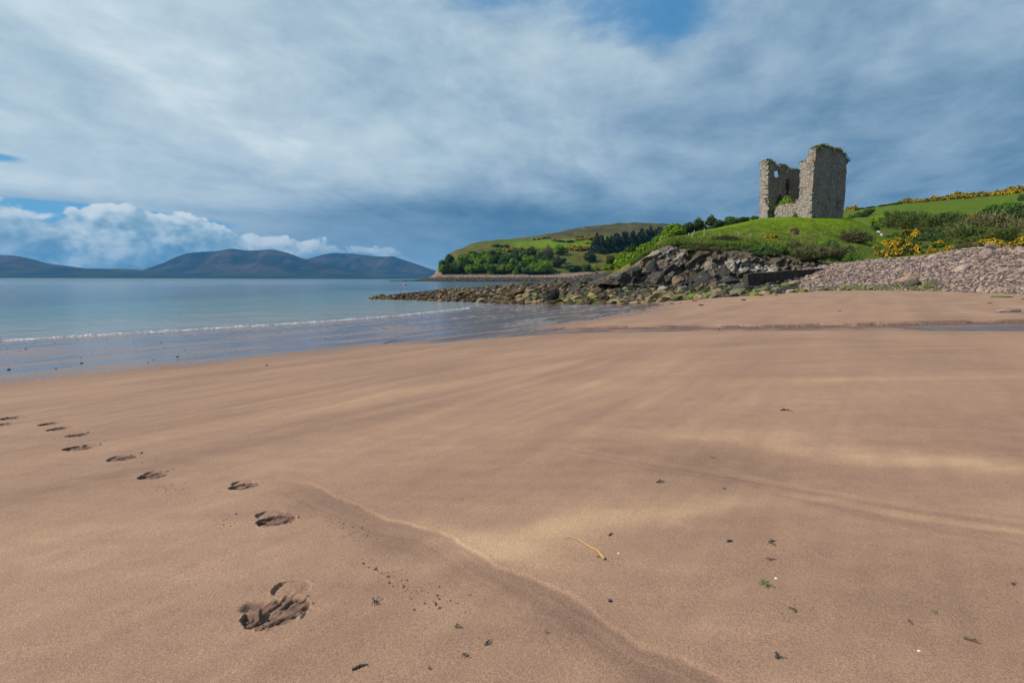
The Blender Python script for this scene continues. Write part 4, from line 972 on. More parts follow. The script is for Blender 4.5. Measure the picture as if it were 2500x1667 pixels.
def wall_mesh(name, O, A, N, th, polys, holes=(), cell=.22, jit=.10, seed=0, out=.10):
    """masonry slab: O origin, A along, N inward normal, th thickness; outline polygons in crop pixels"""
    PL = [[to_plane(cx, cy, O, A) for cx, cy in pl] for pl in polys]; HL = [[to_plane(cx, cy, O, A) for cx, cy in pl] for pl in holes]
    a = np.concatenate([np.array(p) for p in PL]); s0, s1 = a[:, 0].min()-.3, a[:, 0].max()+.3; t1 = a[:, 1].max()+.3
    ns, nt_ = int((s1-s0)/cell)+1, int(t1/cell)+1
    sc, tc = np.meshgrid(s0+(np.arange(ns)+.5)*cell, (np.arange(nt_)+.5)*cell, indexing='ij')
    wx, wy = sc+.28*fbm(sc*1.1, tc*1.1, seed, 3), tc+.28*fbm(sc*1.1, tc*1.1, seed+9, 3)
    M = np.zeros(sc.shape, bool)
    for p in PL:
        q = [(x if y > .3 else x, y if y > 1.6 else -1) for x, y in p]
        M |= inpoly(wx, wy, p) | (inpoly(sc, np.maximum(tc, 1.25), p) & (tc < 1.3))
        dst = np.abs(sc-max(x for x, y in p)) 
    # keep the true corners straight
    for p in PL: M |= inpoly(sc, tc, p) & ((np.abs(sc-0) < .5) | (np.abs(sc-WF) < .5) | (np.abs(sc-WR) < .5)) if out else M
    for h in HL: M &= ~inpoly(sc, tc, h)
    nd = max(2, int(th/.45)); V = {}; verts = []; faces = []
    def vid(i, j, k):
        key = (i, j, k)
        if key not in V:
            s_, t_ = s0+i*cell, j*cell; dd = th*k/nd
            p = O*np.array([1, 1, 0])+UP*(ZB+t_)+A*s_+N*dd
            V[key] = len(verts); verts.append(p)
        return V[key]
    Mp = np.pad(M, 1)
    for i in range(ns):
        for j in range(nt_):
            if not M[i, j]: continue
            faces.append((vid(i, j, 0), vid(i, j+1, 0), vid(i+1, j+1, 0), vid(i+1, j, 0)))
            faces.append((vid(i, j, nd), vid(i+1, j, nd), vid(i+1, j+1, nd), vid(i, j+1, nd)))
            for k in range(nd):
                if not Mp[i, j+1]: faces.append((vid(i, j, k), vid(i, j, k+1), vid(i, j+1, k+1), vid(i, j+1, k)))
                if not Mp[i+2, j+1]: faces.append((vid(i+1, j, k), vid(i+1, j+1, k), vid(i+1, j+1, k+1), vid(i+1, j, k+1)))
                if not Mp[i+1, j]: faces.append((vid(i, j, k), vid(i+1, j, k), vid(i+1, j, k+1), vid(i, j, k+1)))
                if not Mp[i+1, j+2]: faces.append((vid(i, j+1, k), vid(i, j+1, k+1), vid(i+1, j+1, k+1), vid(i+1, j+1, k)))
    V_ = np.array(verts); f = 2.6
    J = np.stack([pn(V_[:, 0]*f+k*31., V_[:, 1]*f, V_[:, 2]*f+seed) for k in range(3)], -1)
    V_ = V_+J*jit+.05*np.stack([pn(V_[:, 0]*.6, V_[:, 1]*.6, V_[:, 2]*.6+k) for k in range(3)], -1)
    me = mesh_np(name, V_, np.array(faces), False)
    # top edge points for the turf
    tops = [(O*np.array([1, 1, 0])+UP*(ZB+(j+1)*cell)+A*(s0+(i+.5)*cell)+N*th*.5) for i in range(ns) for j in range(nt_) if M[i, j] and not M[i, j+1:].any()]
    return me, tops
def m_masonry(t, setp):
    p = t.pos(); a, b, c_ = t.xyz(p); s_ = a*.5-b*.866; q = a*.866+b*.5
    v = t.vec((s_+q)*1.0, c_*2.6, 0.0)
    cells = t.vor(t.vec(s_*2.8, q*2.8, c_*6.6), 1.0, out='Color'); e = t.vor(t.vec(s_*2.8, q*2.8, c_*6.6), 1.0, 'DISTANCE_TO_EDGE')
    n = t.noise(p, 1.1, 5, .7); n2 = t.noise(p, .35, 4, .6); n3 = t.noise(p, 5., 3, .7)
    st = t.noise(t.vec(s_*1.2, q*1.2, c_*.18), 1.0, 4, .6)
    col = t.ramp(E(t.nt, t.xyz(cells.s)[0].s)*.6+n3*.4, [(.2, (.24, .205, .175)), (.45, (.34, .30, .26)), (.65, (.43, .385, .335)), (.9, (.55, .51, .455))])
    col = t.mix(n2.smooth(.5, .66)*.65, col, t.mix(1, col, (1.0, .68, .48), 'MULTIPLY'))
    col = t.mix(st.smooth(.52, .7)*.6, col, t.mix(1, col, (.42, .40, .36), 'MULTIPLY'))
    col = t.mix(n.smooth(.60, .74)*.4, col, (.10, .11, .045))
    col = t.mix(e.smooth(.10, .0)*.75, col, (.045, .037, .03))
    nb = t.bump(e.smooth(0, .22), .8, .10); nb = t.bump(n3, .8, .08, nb)
    setp(color=col, rough=.92, normal=nb, spec=.15)
MASON = material('rubble_masonry', m_masonry)
castle = link('ruined_castle', None, label='roofless ruined stone castle tower on top of the grassy mound', cat='castle'); 
castle.location = (F0[0], F0[1], ZB)
def addw(name, me, label=None):
    o = link(name, me, MASON, parent=castle, label=label); o.matrix_parent_inverse = Matrix.Translation(castle.location).inverted(); return o
OF = np.array([F0[0], F0[1], ZB])-E1*WF; NF = E2                    # facade, inward = E2
FLp = [(348, 1440), (352, 1300), (358, 900), (378, 520), (395, 475), (470, 465), (492, 490), (478, 560), (462, 620), (485, 690), (468, 760), (480, 850), (468, 930), (480, 965), (452, 1045), (446, 1100), (470, 1160), (495, 1230), (482, 1300), (497, 1440)]
FRp = [(1180, 1440), (1182, 1300), (1200, 1000), (1230, 600), (1257, 275), (1192, 265), (1150, 310), (1120, 360), (1113, 425), (1060, 480), (1005, 520), (1000, 640), (975, 720), (1000, 800), (998, 900), (982, 1000), (985, 1060), (940, 1100), (920, 1160), (925, 1250), (945, 1310), (950, 1440)]
me, tF = wall_mesh('wall', OF, E1, NF, 1.9, [FLp], seed=1); addw('wall', me, 'tall narrow left remnant of the front wall')
me, tF2 = wall_mesh('wall', OF, E1, NF, 1.9, [FRp], seed=2); addw('wall', me, 'sunlit ragged front wall beside the breach')
OLp = [(600, 1440), (605, 1215), (660, 1195), (700, 1180), (780, 1160), (850, 1145), (930, 1150), (952, 1440)]
me, tL = wall_mesh('wall', OF+NF*.25, E1, NF, 1.3, [OLp], seed=3, jit=.16, out=0); addw('wall', me, 'low broken wall across the breach')
OR = np.array([F0[0], F0[1], ZB])                                    # right wall, inward = -E1
RRp = [(1183, 1440), (1183, 1300), (1205, 900), (1235, 500), (1258, 280), (1310, 245), (1380, 222), (1450, 255), (1535, 300), (1560, 292), (1640, 300), (1700, 360), (1735, 425), (1765, 470), (1768, 510), (1738, 530), (1735, 700), (1722, 1000), (1695, 1250), (1660, 1440)]
RH = [[(1272, 1122), (1302, 1122), (1302, 1162), (1272, 1162)], [(1195, 1262), (1235, 1255), (1262, 1290), (1262, 1345), (1195, 1350)]]
me, tR = wall_mesh('wall', OR-E1*.02, E2, -E1, .5, [RRp], holes=RH, seed=4, jit=.06); addw('wall', me, 'shaded right wall facing the storm bank')
me, _ = wall_mesh('wall', OR-E1*.52, E2, -E1, 1.3, [RRp], holes=[RH[0]], seed=5); addw('wall_core', me)
OLw = OF+E1*1.8                                                     # left wall, inner face plane (we see it from inside)
LLp = [(492, 1440), (492, 485), (600, 505), (645, 575), (680, 555), (740, 535), (800, 560), (822, 600), (840, 640), (1012, 640), (1012, 1440)]
DOOR = [(772, 1035), (772, 850), (795, 822), (845, 822), (865, 860), (865, 1035)]
me, tW = wall_mesh('wall', OLw, E2, -E1, .65, [LLp], holes=[[(592, 632), (692, 632), (692, 750), (592, 745)], DOOR], seed=6, out=0); addw('wall', me, 'inner left wall with a window open to the sky')
me, _ = wall_mesh('wall', OLw-E1*.66, E2, -E1, .5, [[(755, 1440), (755, 800), (890, 800), (890, 1440)]], seed=16, out=0); addw('wall_core', me)
BBp = [(808, 768), (806, 612), (850, 600), (900, 610), (1012, 622), (1012, 1440), (868, 1440), (868, 840), (850, 790)]
me, tB = wall_mesh('wall', OLw+E1*.65, E2, -E1, .63, [BBp], seed=7, out=0); addw('wall', me, 'inner wall step with a sunlit broken end')
me, _ = wall_mesh('wall', OF+E2*(WR+1.4), E1, E2, .9, [[(1016, 1440), (1016, 660), (1150, 650), (1170, 1440)]], seed=8, out=0); addw('wall_core', me)

# ------------------------------------------------------------------ foliage
def leaves(rng, pos, nrm, size, asp=1.0):
    n = len(pos); nr = nrm+rng.normal(size=(n, 3))*.8; nr /= np.linalg.norm(nr, axis=1)[:, None]
    a = np.cross(nr, rng.normal(size=(n, 3))); a /= np.linalg.norm(a, axis=1)[:, None]; b = np.cross(nr, a)
    s_ = size*rng.uniform(.6, 1.4, (n, 1)); a = a*s_; b = b*s_*asp
    V = np.stack([pos-a, pos-b*.8, pos+a, pos+b*.8], 1).reshape(-1, 3); return V, np.arange(4*n).reshape(-1, 4)
def crown(seed, n=2200, lobes=11, size=.075, spread=.62, zs=.8, dome=False, core=True, ragged=.12):
    lobes = lobes*2+2; size = size*1.15
    r = np.random.RandomState(seed); L = []
    for k in range(lobes):
        a = r.uniform(0, 2*math.pi); q = spread*math.sqrt(r.uniform(0, 1)); h = r.uniform(.15, 1.0) if not dome else r.uniform(0, .55)*(1.15-q)
        L.append((q*math.cos(a), q*math.sin(a), h*(1.0-.35*q)*zs, r.uniform(.15, .40)))
    L.append((0, 0, .38*zs, .46)); L = np.array(L)
    idx = r.choice(len(L), n*2, p=L[:, 3]**2/(L[:, 3]**2).sum()); d = r.normal(size=(n*2, 3)); d /= np.linalg.norm(d, axis=1)[:, None]
    pos = L[idx, :3]+d*(L[idx, 3]*(1+r.normal(size=n*2)*ragged))[:, None]
    ins = np.zeros(len(pos), bool)
    for l in L: ins |= np.linalg.norm(pos-l[:3], axis=1) < l[3]*.82
    pos, d = pos[~ins & (pos[:, 2] > -.05)][:n], d[~ins & (pos[:, 2] > -.05)][:n]
    V, F = leaves(r, pos, d, size)
    if core:
        cv, cf = ICO[2]; Vs, Fs, k = [V], [F], len(V)
        for l in L:
            q = cv*l[3]*.70*(1+.12*fbm(cv[:, 0]*2+seed, cv[:, 1]*2, cv[:, 2]*2, 2))[:, None]+l[:3]; Vs.append(q); Fs.append(np.hstack([cf, cf[:, -1:]])+k); k += len(q)
        V = np.concatenate(Vs); return V, Fs
    return V, [F]
def mesh_mixed(name, V, Fs, m):
    me = bpy.data.meshes.new(name); faces = []
    for F in Fs:
        if F.shape[1] == 4 and len(F) and (F[0, 3] == F[0, 2]): faces += [tuple(int(i) for i in f[:3]) for f in F]
        else: faces += [tuple(int(i) for i in f) for f in F]
    me.from_pydata([tuple(v) for v in V], [], faces); me.materials.append(m); return me
def m_leaf(stops, tr=.15):
    def f(t, setp):
        g = E(t.nt, t.n('NewGeometry').outputs['Random Per Island']); o = E(t.nt, t.n('ObjectInfo').outputs['Random'])
        n = t.noise(t.pos(), .9, 3)
        c = t.ramp((g*.55+o*.25+(n-.5)*.6+.1).clamp(), stops)
        setp(color=c, rough=.7, spec=.2)
    return f
L_BRIGHT = material('bright_leaves', m_leaf([(0, (.055, .11, .005)), (.5, (.135, .235, .010)), (1, (.22, .33, .018))]))
L_MID = material('green_leaves', m_leaf([(0, (.03, .07, .01)), (.5, (.06, .125, .014)), (1, (.11, .19, .022))]))
L_DARK = material('dark_leaves', m_leaf([(0, (.020, .040, .012)), (.5, (.040, .072, .016)), (1, (.07, .11, .025))]))
L_CON = material('conifer_needles', m_leaf([(0, (.010, .022, .012)), (.6, (.022, .042, .018)), (1, (.04, .062, .022))]))
L_OLIVE = material('olive_scrub', m_leaf([(0, (.04, .065, .012)), (.5, (.075, .105, .02)), (1, (.13, .15, .035))]))
L_GREY = material('bare_scrub', m_leaf([(0, (.05, .055, .022)), (.5, (.105, .11, .040)), (1, (.19, .165, .09))]))
L_GORSE = material('gorse_spines', m_leaf([(0, (.02, .035, .008)), (.5, (.045, .065, .012)), (1, (.08, .09, .02))]))
L_FLOWER = material('gorse_flowers', m_leaf([(0, (.58, .32, .004)), (.5, (.76, .46, .006)), (1, (.86, .60, .012))]))
L_TURF = material('turf', m_leaf([(0, (.045, .06, .012)), (.5, (.10, .12, .02)), (1, (.19, .16, .04))]))
def m_bark(t, setp): n = t.noise(t.scale(t.obj(), (6, 6, 1.5)), 3, 4, .6); setp(color=t.ramp(n, [(.3, (.05, .035, .025)), (.7, (.14, .11, .08))]), rough=.95, normal=t.bump(n, .8, .03), spec=.1)
BARK = material('bark', m_bark)
def trunk_mesh(h, r, limbs, seed):
    q = random.Random(seed); V, F, k = [], [], 0
    def tube(a, b, r0, r1, n=7, seg=4):
        nonlocal k
        a, b = Vector(a), Vector(b); d = (b-a).normalized(); x = d.orthogonal().normalized(); y_ = d.cross(x)
        for s_ in range(seg+1):
            f = s_/seg; c = a.lerp(b, f)+Vector((q.uniform(-1, 1), q.uniform(-1, 1), 0))*r0*.3*(0 < s_ < seg); rr = r0+(r1-r0)*f
            for i in range(n): an = 2*math.pi*i/n; V.append(tuple(c+x*math.cos(an)*rr+y_*math.sin(an)*rr))
        for s_ in range(seg):
            for i in range(n): F.append((k+s_*n+i, k+s_*n+(i+1) % n, k+(s_+1)*n+(i+1) % n, k+(s_+1)*n+i))
        k += (seg+1)*n
    tube((0, 0, -.15), (0, 0, h), r*1.2, r*.45)
    for _ in range(limbs):
        z = q.uniform(.35, .8)*h; a = q.uniform(0, 6.28); l = q.uniform(.3, .55)
        tube((0, 0, z), (l*math.cos(a), l*math.sin(a), z+l*q.uniform(.5, 1.)), r*.4, r*.1, 5, 2)
    me = bpy.data.meshes.new('trunk'); me.from_pydata(V, [], F); me.materials.append(BARK); return me
def conifer_mesh(seed, n=2600):
    r = np.random.RandomState(seed); h = r.uniform(0, 1, n)**1.25; tier = (h*11)%1.0
    R = .36*(1-h)**.62*(.74+.36*(1-tier))*(1+.25*np.sin(h*13+seed*2))+.012; a = r.uniform(0, 2*math.pi, n); q = np.sqrt(r.uniform(.25, 1, n))*R*(1+.22*np.sin(a*3+seed+h*9))
    pos = np.stack([q*np.cos(a), q*np.sin(a), .08+h*.92-q*.22], -1); nr = np.stack([np.cos(a), np.sin(a), .5+0*a], -1)
    V, F = leaves(r, pos, nr, .040, .7); return mesh_mixed('crown', V, [F], L_CON)
def twig_mesh(seed, n=1500, m=L_GREY):
    n = n*2
    r = np.random.RandomState(seed); d = r.normal(size=(n, 3)); d[:, 2] = np.abs(d[:, 2])*.8; d /= np.linalg.norm(d, axis=1)[:, None]
    q = r.uniform(.45, 1.0, (n, 1))*(1+.45*fbm(d[:, 0]*2+seed, d[:, 1]*2, d[:, 2]*2, 2))[:, None]; base = d*q*np.array([1, 1, .95]); dirn = d*.5+np.array([0, 0, .55])+r.normal(size=(n, 3))*.35
    dirn /= np.linalg.norm(dirn, axis=1)[:, None]; sd = np.cross(dirn, r.normal(size=(n, 3))); sd /= np.linalg.norm(sd, axis=1)[:, None]
    l = r.uniform(.10, .26, (n, 1)); w_ = .02
    V = np.stack([base-sd*w_, base+sd*w_, base+dirn*l+sd*w_*.4, base+dirn*l-sd*w_*.4], 1).reshape(-1, 3)
    cv, cf = ICO[3]; c = cv*np.array([.62, .62, .55])*(1+.3*fbm(cv[:, 0]*3+seed, cv[:, 1]*3, cv[:, 2]*3, 3))[:, None]; c[:, 2] = np.maximum(c[:, 2], -.05)
    F1 = np.arange(4*n).reshape(-1, 4); F2 = np.hstack([cf, cf[:, -1:]])+len(V)
    return mesh_mixed('branches', np.concatenate([V, c]), [F1, F2], m)
def gorse_mesh(seed):
    V, Fs = crown(seed, 2600, 12, .055, .66, .62, dome=True); fol = mesh_mixed('foliage', V, Fs, L_GORSE)
    V2, F2 = crown(seed, 2600, 12, .045, .66, .62, dome=True, core=False, ragged=.05)
    c = V2.reshape(-1, 4, 3).mean(1); keep = (fbm(c[:, 0]*2.6+seed, c[:, 1]*2.6, c[:, 2]*2.6, 2)+.55*(c[:, 2]-.2) > -.06)
    V2 = V2.reshape(-1, 4, 3)[keep]; cc = c[keep][:, None]; V2 = cc*1.035+(V2-cc)
    return fol, mesh_mixed('flowers', V2.reshape(-1, 3), [np.arange(len(V2)*4).reshape(-1, 4)], L_FLOWER)
TR = {}
for k, m_ in (('bright', L_BRIGHT), ('mid', L_MID), ('dark', L_DARK), ('olive', L_OLIVE)):
    TR[k] = []
    for i in range(4):
        V, Fs = crown(20+i+hash_(k), 2800, 12, .064, spread=.78, zs=.8+.1*i, ragged=.22); V = V+np.array([0, 0, .35]); TR[k].append(mesh_mixed('crown', V, Fs, m_))
    TR[k+'_bush'] = []
    for i in range(4):
        V, Fs = crown(60+i+hash_(k), 2600, 12, .055, .66, .62, dome=True); TR[k+'_bush'].append(mesh_mixed('foliage', V, Fs, m_))
TR['con'] = [conifer_mesh(i) for i in range(5)]; TR['grey_bush'] = [twig_mesh(i) for i in range(3)]; TR['twiggy_bush'] = [twig_mesh(10+i, 2200, L_OLIVE) for i in range(3)]
GOR = [gorse_mesh(i*5+2) for i in range(4)]
TRUNK = [trunk_mesh(.75, .045, 5, i) for i in range(3)]; CTRUNK = [trunk_mesh(.8, .022, 0, i) for i in range(2)]
rt = random.Random(21)
def plant(kind, px, py, w, h, label, group=None, only=None, name=None, sink=.03, rz=None):
    """one plant of width w and height h photo pixels standing where photo pixel (px, py) meets the ground"""
    for _ in range(9):
        g = hit(px, py, only)
        if g is not None: break
        py += 1.5; h += 1.5
    if g is None: print('MISS plant', kind, px, py); return
    k = g.y/FPX; W_, H = w*k, h*k
    rz = rt.uniform(0, 6.28) if rz is None else rz
    if kind == 'con':
        root = link(name or 'conifer_tree', None, label=label, cat='tree', group=group)
        link('crown', rt.choice(TR['con']), None, root); link('trunk', rt.choice(CTRUNK), None, root); sc = (W_/.62, W_/.62, H)
    elif kind in ('bright', 'mid', 'dark', 'olive'):
        root = link(name or 'leafy_tree', None, label=label, cat='tree', group=group)
        link('crown', rt.choice(TR[kind]), None, root); link('trunk', rt.choice(TRUNK), None, root); sc = (W_/2.0, W_/2.0, H/1.5)
    elif kind == 'gorse':
        root = link(name or 'gorse_bush', None, label=label, cat='bush', group=group); a, b = rt.choice(GOR)
        link('foliage', a, None, root); link('flowers', b, None, root); sc = (W_/2.0, W_/2.0, H/.85)
    elif kind in ('grey_bush', 'twiggy_bush'):
        root = link(name or 'scrub_bush', None, label=label, cat='bush', group=group); link('branches', rt.choice(TR[kind]), None, root); sc = (W_/1.9, W_/1.9, H*1.25/1.1)
    else:
        root = link(name or 'shrub', None, label=label, cat='bush', group=group); link('foliage', rt.choice(TR[kind]), None, root); sc = (W_/2.0, W_/2.0, H/.85)
    root.location = (g.x, g.y, g.z-sink*H); root.scale = sc; root.rotation_euler = (0, 0, rz); return root
HL_, HS, CM, CF = ['headland'], ['hillside'], ['castle_mound'], ['cliff', 'castle_mound']
# headland woods (photo pixels from the zoomed crop: x=1000+c/3.92, y=500+c/3.92)
def z2(cx, cy): return 1000+cx/3.92, 500+cy/3.92
con = [(1760, 450, 90, 150), (1790, 455, 110, 190), (1840, 455, 100, 180), (1890, 455, 100, 170), (1930, 450, 90, 160), (1960, 450, 100, 190), (2000, 445, 100, 200), (2040, 440, 100, 190), (2080, 440, 100, 180), (2120, 440, 100, 200), (2150, 430, 90, 190),
       (2190, 430, 100, 200), (2230, 420, 100, 200), (2270, 410, 100, 195), (2310, 400, 100, 200), (2350, 400, 100, 190), (2400, 400, 110, 190), (2440, 400, 100, 180), (2480, 390, 100, 160),
       (1820, 420, 90, 150), (1980, 400, 90, 150), (2060, 390, 90, 160), (2140, 380, 90, 150), (2220, 360, 90, 150), (2300, 350, 90, 145), (2380, 350, 90, 140)]
for j, (cx, cy, w, h) in enumerate(con):
    px, py = z2(cx, cy); edge = j < 2
    plant('con', px, py, w/3.92*.9, h/3.92*.95*rt.uniform(.85, 1.05), 'tall dark spruce at the left corner of the plantation' if j == 0 else 'tall dark spruce packed inside the headland plantation', None if j == 0 else 'dark spruces of the headland plantation', HL_, sink=.02)
lf = [('bright', 600, 545, 110, 90), ('mid', 690, 560, 110, 100), ('bright', 740, 600, 110, 150), ('dark', 820, 560, 100, 100), ('bright', 850, 510, 130, 110), ('dark', 900, 600, 110, 130), ('mid', 960, 580, 110, 140), ('dark', 1010, 540, 110, 120), ('mid', 1080, 560, 120, 140),
      ('dark', 1150, 510, 130, 110), ('bright', 990, 630, 110, 130), ('mid', 1060, 640, 130, 120), ('bright', 650, 650, 110, 110), ('mid', 560, 640, 110, 80), ('dark', 500, 640, 90, 80), ('bright', 520, 630, 70, 60), ('dark', 420, 650, 100, 100), ('dark', 320, 650, 110, 70), ('dark', 380, 560, 90, 90),
      ('mid', 760, 650, 110, 100), ('bright', 850, 655, 110, 70), ('olive', 930, 650, 120, 70), ('bright', 1140, 600, 120, 130), ('bright', 1200, 660, 130, 130), ('mid', 1130, 665, 120, 90), ('bright', 1260, 665, 110, 150), ('bright', 1320, 655, 120, 150), ('bright', 1230, 590, 80, 90),
      ('bright', 1260, 500, 90, 80), ('bright', 1430, 480, 130, 110), ('mid', 1480, 480, 90, 90), ('dark', 1400, 600, 110, 110), ('dark', 1460, 560, 80, 70), ('dark', 1540, 640, 110, 80), ('dark', 1600, 635, 110, 70), ('mid', 1690, 630, 120, 80), ('bright', 1780, 620, 90, 60), ('dark', 1720, 550, 110, 110), ('dark', 1745, 545, 80, 90),
      ('mid', 870, 480, 80, 60), ('dark', 640, 500, 60, 40), ('dark', 840, 405, 130, 40), ('dark', 930, 405, 90, 35), ('dark', 1195, 338, 40, 22), ('dark', 1235, 335, 40, 26), ('dark', 1290, 325, 60, 22), ('dark', 1330, 320, 60, 18), ('dark', 1440, 355, 110, 26), ('dark', 1540, 355, 110, 24)]
wd = {'bright': 'fresh lime green', 'mid': 'mid green', 'dark': 'dark green', 'olive': 'dull olive'}
for (kd, cx, cy, w, h) in lf:
    px, py = z2(cx, cy)
    tall = h > 60
    zn = 'on the lower slope of the headland' if cy > 590 else ('halfway up the headland' if cy > 450 else 'on the headland skyline')
    ez = 'near its sea end' if cx < 640 else ('left of the green field' if cx < 1000 else ('below the green field' if cx < 1400 else 'near the spruces'))
    plant(kd if tall else kd+'_bush', px, py, w/3.92, h/3.92*.85, f'{wd[kd]} {"tree" if tall else "bush"} {zn}, {ez}', f'{wd[kd]} {"trees" if tall else "bushes"} {zn}, {ez}', HL_)
plant('grey_bush', *z2(1325, 530), 110/3.92, 120/3.92, 'grey leafless tree between the lime green trees of the headland', only=HL_, name='bare_tree')
for (cx, cy, w, h) in ((930, 445, 110, 35), (1000, 440, 90, 35), (1070, 435, 80, 30), (1225, 465, 90, 45), (1270, 450, 70, 35), (1560, 425, 110, 45), (1620, 435, 100, 50), (1680, 430, 90, 40), (1700, 375, 60, 25), (1640, 340, 110, 30), (1730, 335, 110, 45), (1400, 345, 110, 22), (1760, 310, 90, 28), (1620, 310, 90, 18)):
    zz_ = 'above the lime green trees' if cx < 1100 else ('in the middle of the headland' if cx < 1500 else 'beside the spruces')
    plant('gorse', *z2(cx, cy), w/3.92*1.1, h/3.92*1.1, f'yellow flowering gorse {zz_}', f'yellow gorse {zz_}', HL_)
# bright trees left of the castle mound, on the slope behind the cliff
for (kd, cx, cy, w, h) in (('bright', 2020, 640, 150, 150), ('bright', 2100, 650, 150, 130), ('bright', 1900, 640, 110, 90), ('bright', 2050, 560, 110, 130), ('bright', 2150, 600, 170, 170), ('dark', 2120, 480, 120, 100), ('bright', 2240, 540, 190, 170), ('bright', 2330, 500, 180, 170), ('mid', 2260, 600, 150, 110),
                           ('bright', 2400, 460, 190, 180), ('bright', 2470, 430, 200, 170), ('mid', 2440, 380, 160, 120), ('bright', 2480, 330, 180, 140), ('bright', 2560, 320, 150, 110), ('dark', 1920, 560, 110, 90)):
    px, py = z2(cx, cy)
    zt = 'low down by the left end of the cliff' if cx < 2200 else 'climbing the slope behind the cliff'
    plant(kd, px, py, w/3.92, h/3.92*.9, f'{wd[kd]} leafy tree {zt}', f'{wd[kd]} leafy trees {zt}', HS)
# dark trees on the skyline left of the castle (crop x=1500+c/3.92)
def z3(cx, cy): return 1500+cx/3.92, 500+cy/3.92
for (kd, cx, cy, w, h, lab) in (('bright', 590, 260, 120, 70, 'lime green tree at the left end of the skyline trees'), ('dark', 700, 280, 110, 110, 'dark bushy tree behind the first fence posts'), ('dark', 790, 240, 90, 95, 'dark round topped tree, second from the left on the mound skyline'), ('dark', 740, 270, 90, 80, 'low dark tree between two skyline trees'),
        ('dark', 905, 215, 90, 90, 'dark wind bent tree with a gap below its crown'), ('dark', 985, 230, 90, 85, 'dark pointed tree right of the wind bent one'), ('mid', 1120, 205, 130, 90, 'mid green spreading tree on the mound skyline'), ('dark', 1080, 215, 80, 50, 'low dark tree under the spreading tree'), ('dark', 1230, 178, 90, 62, 'dark round tree next to the yellow gorse by the castle'), ('mid', 1340, 155, 70, 42, 'small green bush touching the castle base on the left'), ('dark', 1160, 200, 90, 50, 'low dark tree joining two skyline trees')):
    g_ = plant(kd, *z3(cx, cy), w/3.92*1.12, h/3.92*rt.uniform(1.0, 1.2), lab, only=HS)
    if g_ is not None: g_.rotation_euler = (rt.uniform(-.12, .12), rt.uniform(.05, .28), 0)
for j, (cx, cy, w, h) in enumerate(((650, 285, 100, 45), (840, 232, 90, 40), (945, 225, 70, 34), (1040, 218, 110, 40), (1175, 195, 90, 34), (1280, 172, 70, 28))):
    plant('mid_bush' if j % 2 else 'dark_bush', *z3(cx, cy), w/3.92, h/3.92, ('mid green' if j % 2 else 'dark')+' low bush filling the gaps of the skyline trees left of the castle', 'low bushes between the skyline trees', HS)
for (cx, cy, w, h, lab) in ((590, 225, 80, 45, 'gorse on the skyline left of the dark trees'), (655, 225, 60, 40, 'small gorse touching the dark bushy tree'), (1320, 162, 90, 30, 'gorse on the skyline just left of the castle'), (860, 210, 50, 30, 'gorse showing between two dark skyline trees'), (1020, 215, 50, 30, 'gorse at the foot of the pointed skyline tree')):
    plant('gorse', *z3(cx, cy), w/3.92, h/3.92, 'yellow flowering '+lab, only=HS)
# right hillside (crop x=1950+c/4.125, y=420+c/4.125)
def z4(cx, cy): return 1950+cx/4.125, 420+cy/4.125
g_i = [(490, 390, 60, 45, 'beside the right castle wall'), (555, 388, 100, 62, 'at the right of the castle, on the skyline')]
for (cx, cy, w, h, lab) in g_i: plant('gorse', *z4(cx, cy), w/4.125, h/4.125, 'yellow gorse '+lab, only=HS)
for j, (cx, cy, w, h) in enumerate(((1090, 312, 140, 55), (1190, 308, 90, 45), (1280, 302, 100, 45), (1360, 292, 120, 60), (1440, 285, 90, 45), (1510, 278, 110, 55), (1590, 272, 140, 85), (1680, 265, 130, 60), (1750, 258, 120, 60), (1830, 250, 130, 60), (1910, 244, 120, 50), (1990, 236, 100, 60), (2060, 230, 120, 60), (2130, 222, 150, 85), (2210, 215, 150, 85), (2290, 205, 150, 70))):
    lab = {0: 'first gorse at the left end of the skyline hedge', 6: 'tallest gorse in the middle of the skyline hedge', 13: 'large gorse mound near the right end of the skyline hedge'}.get(j)
    plant('gorse', *z4(cx, cy), w/4.125*1.1, h/4.125, lab or 'yellow topped gorse along the skyline hedge of the pasture', None if lab else 'gorse bushes of the skyline hedge', HS)
for (cx, cy, w, h) in ((640, 372, 90, 14), (740, 360, 110, 16), (850, 345, 120, 18), (960, 330, 120, 20), (1010, 322, 60, 30)):
    plant('dark_bush', *z4(cx, cy), w/4.125, h/4.125, 'low dark hedge bush between the castle and the gorse hedge', 'low dark hedge bushes right of the castle', HS)
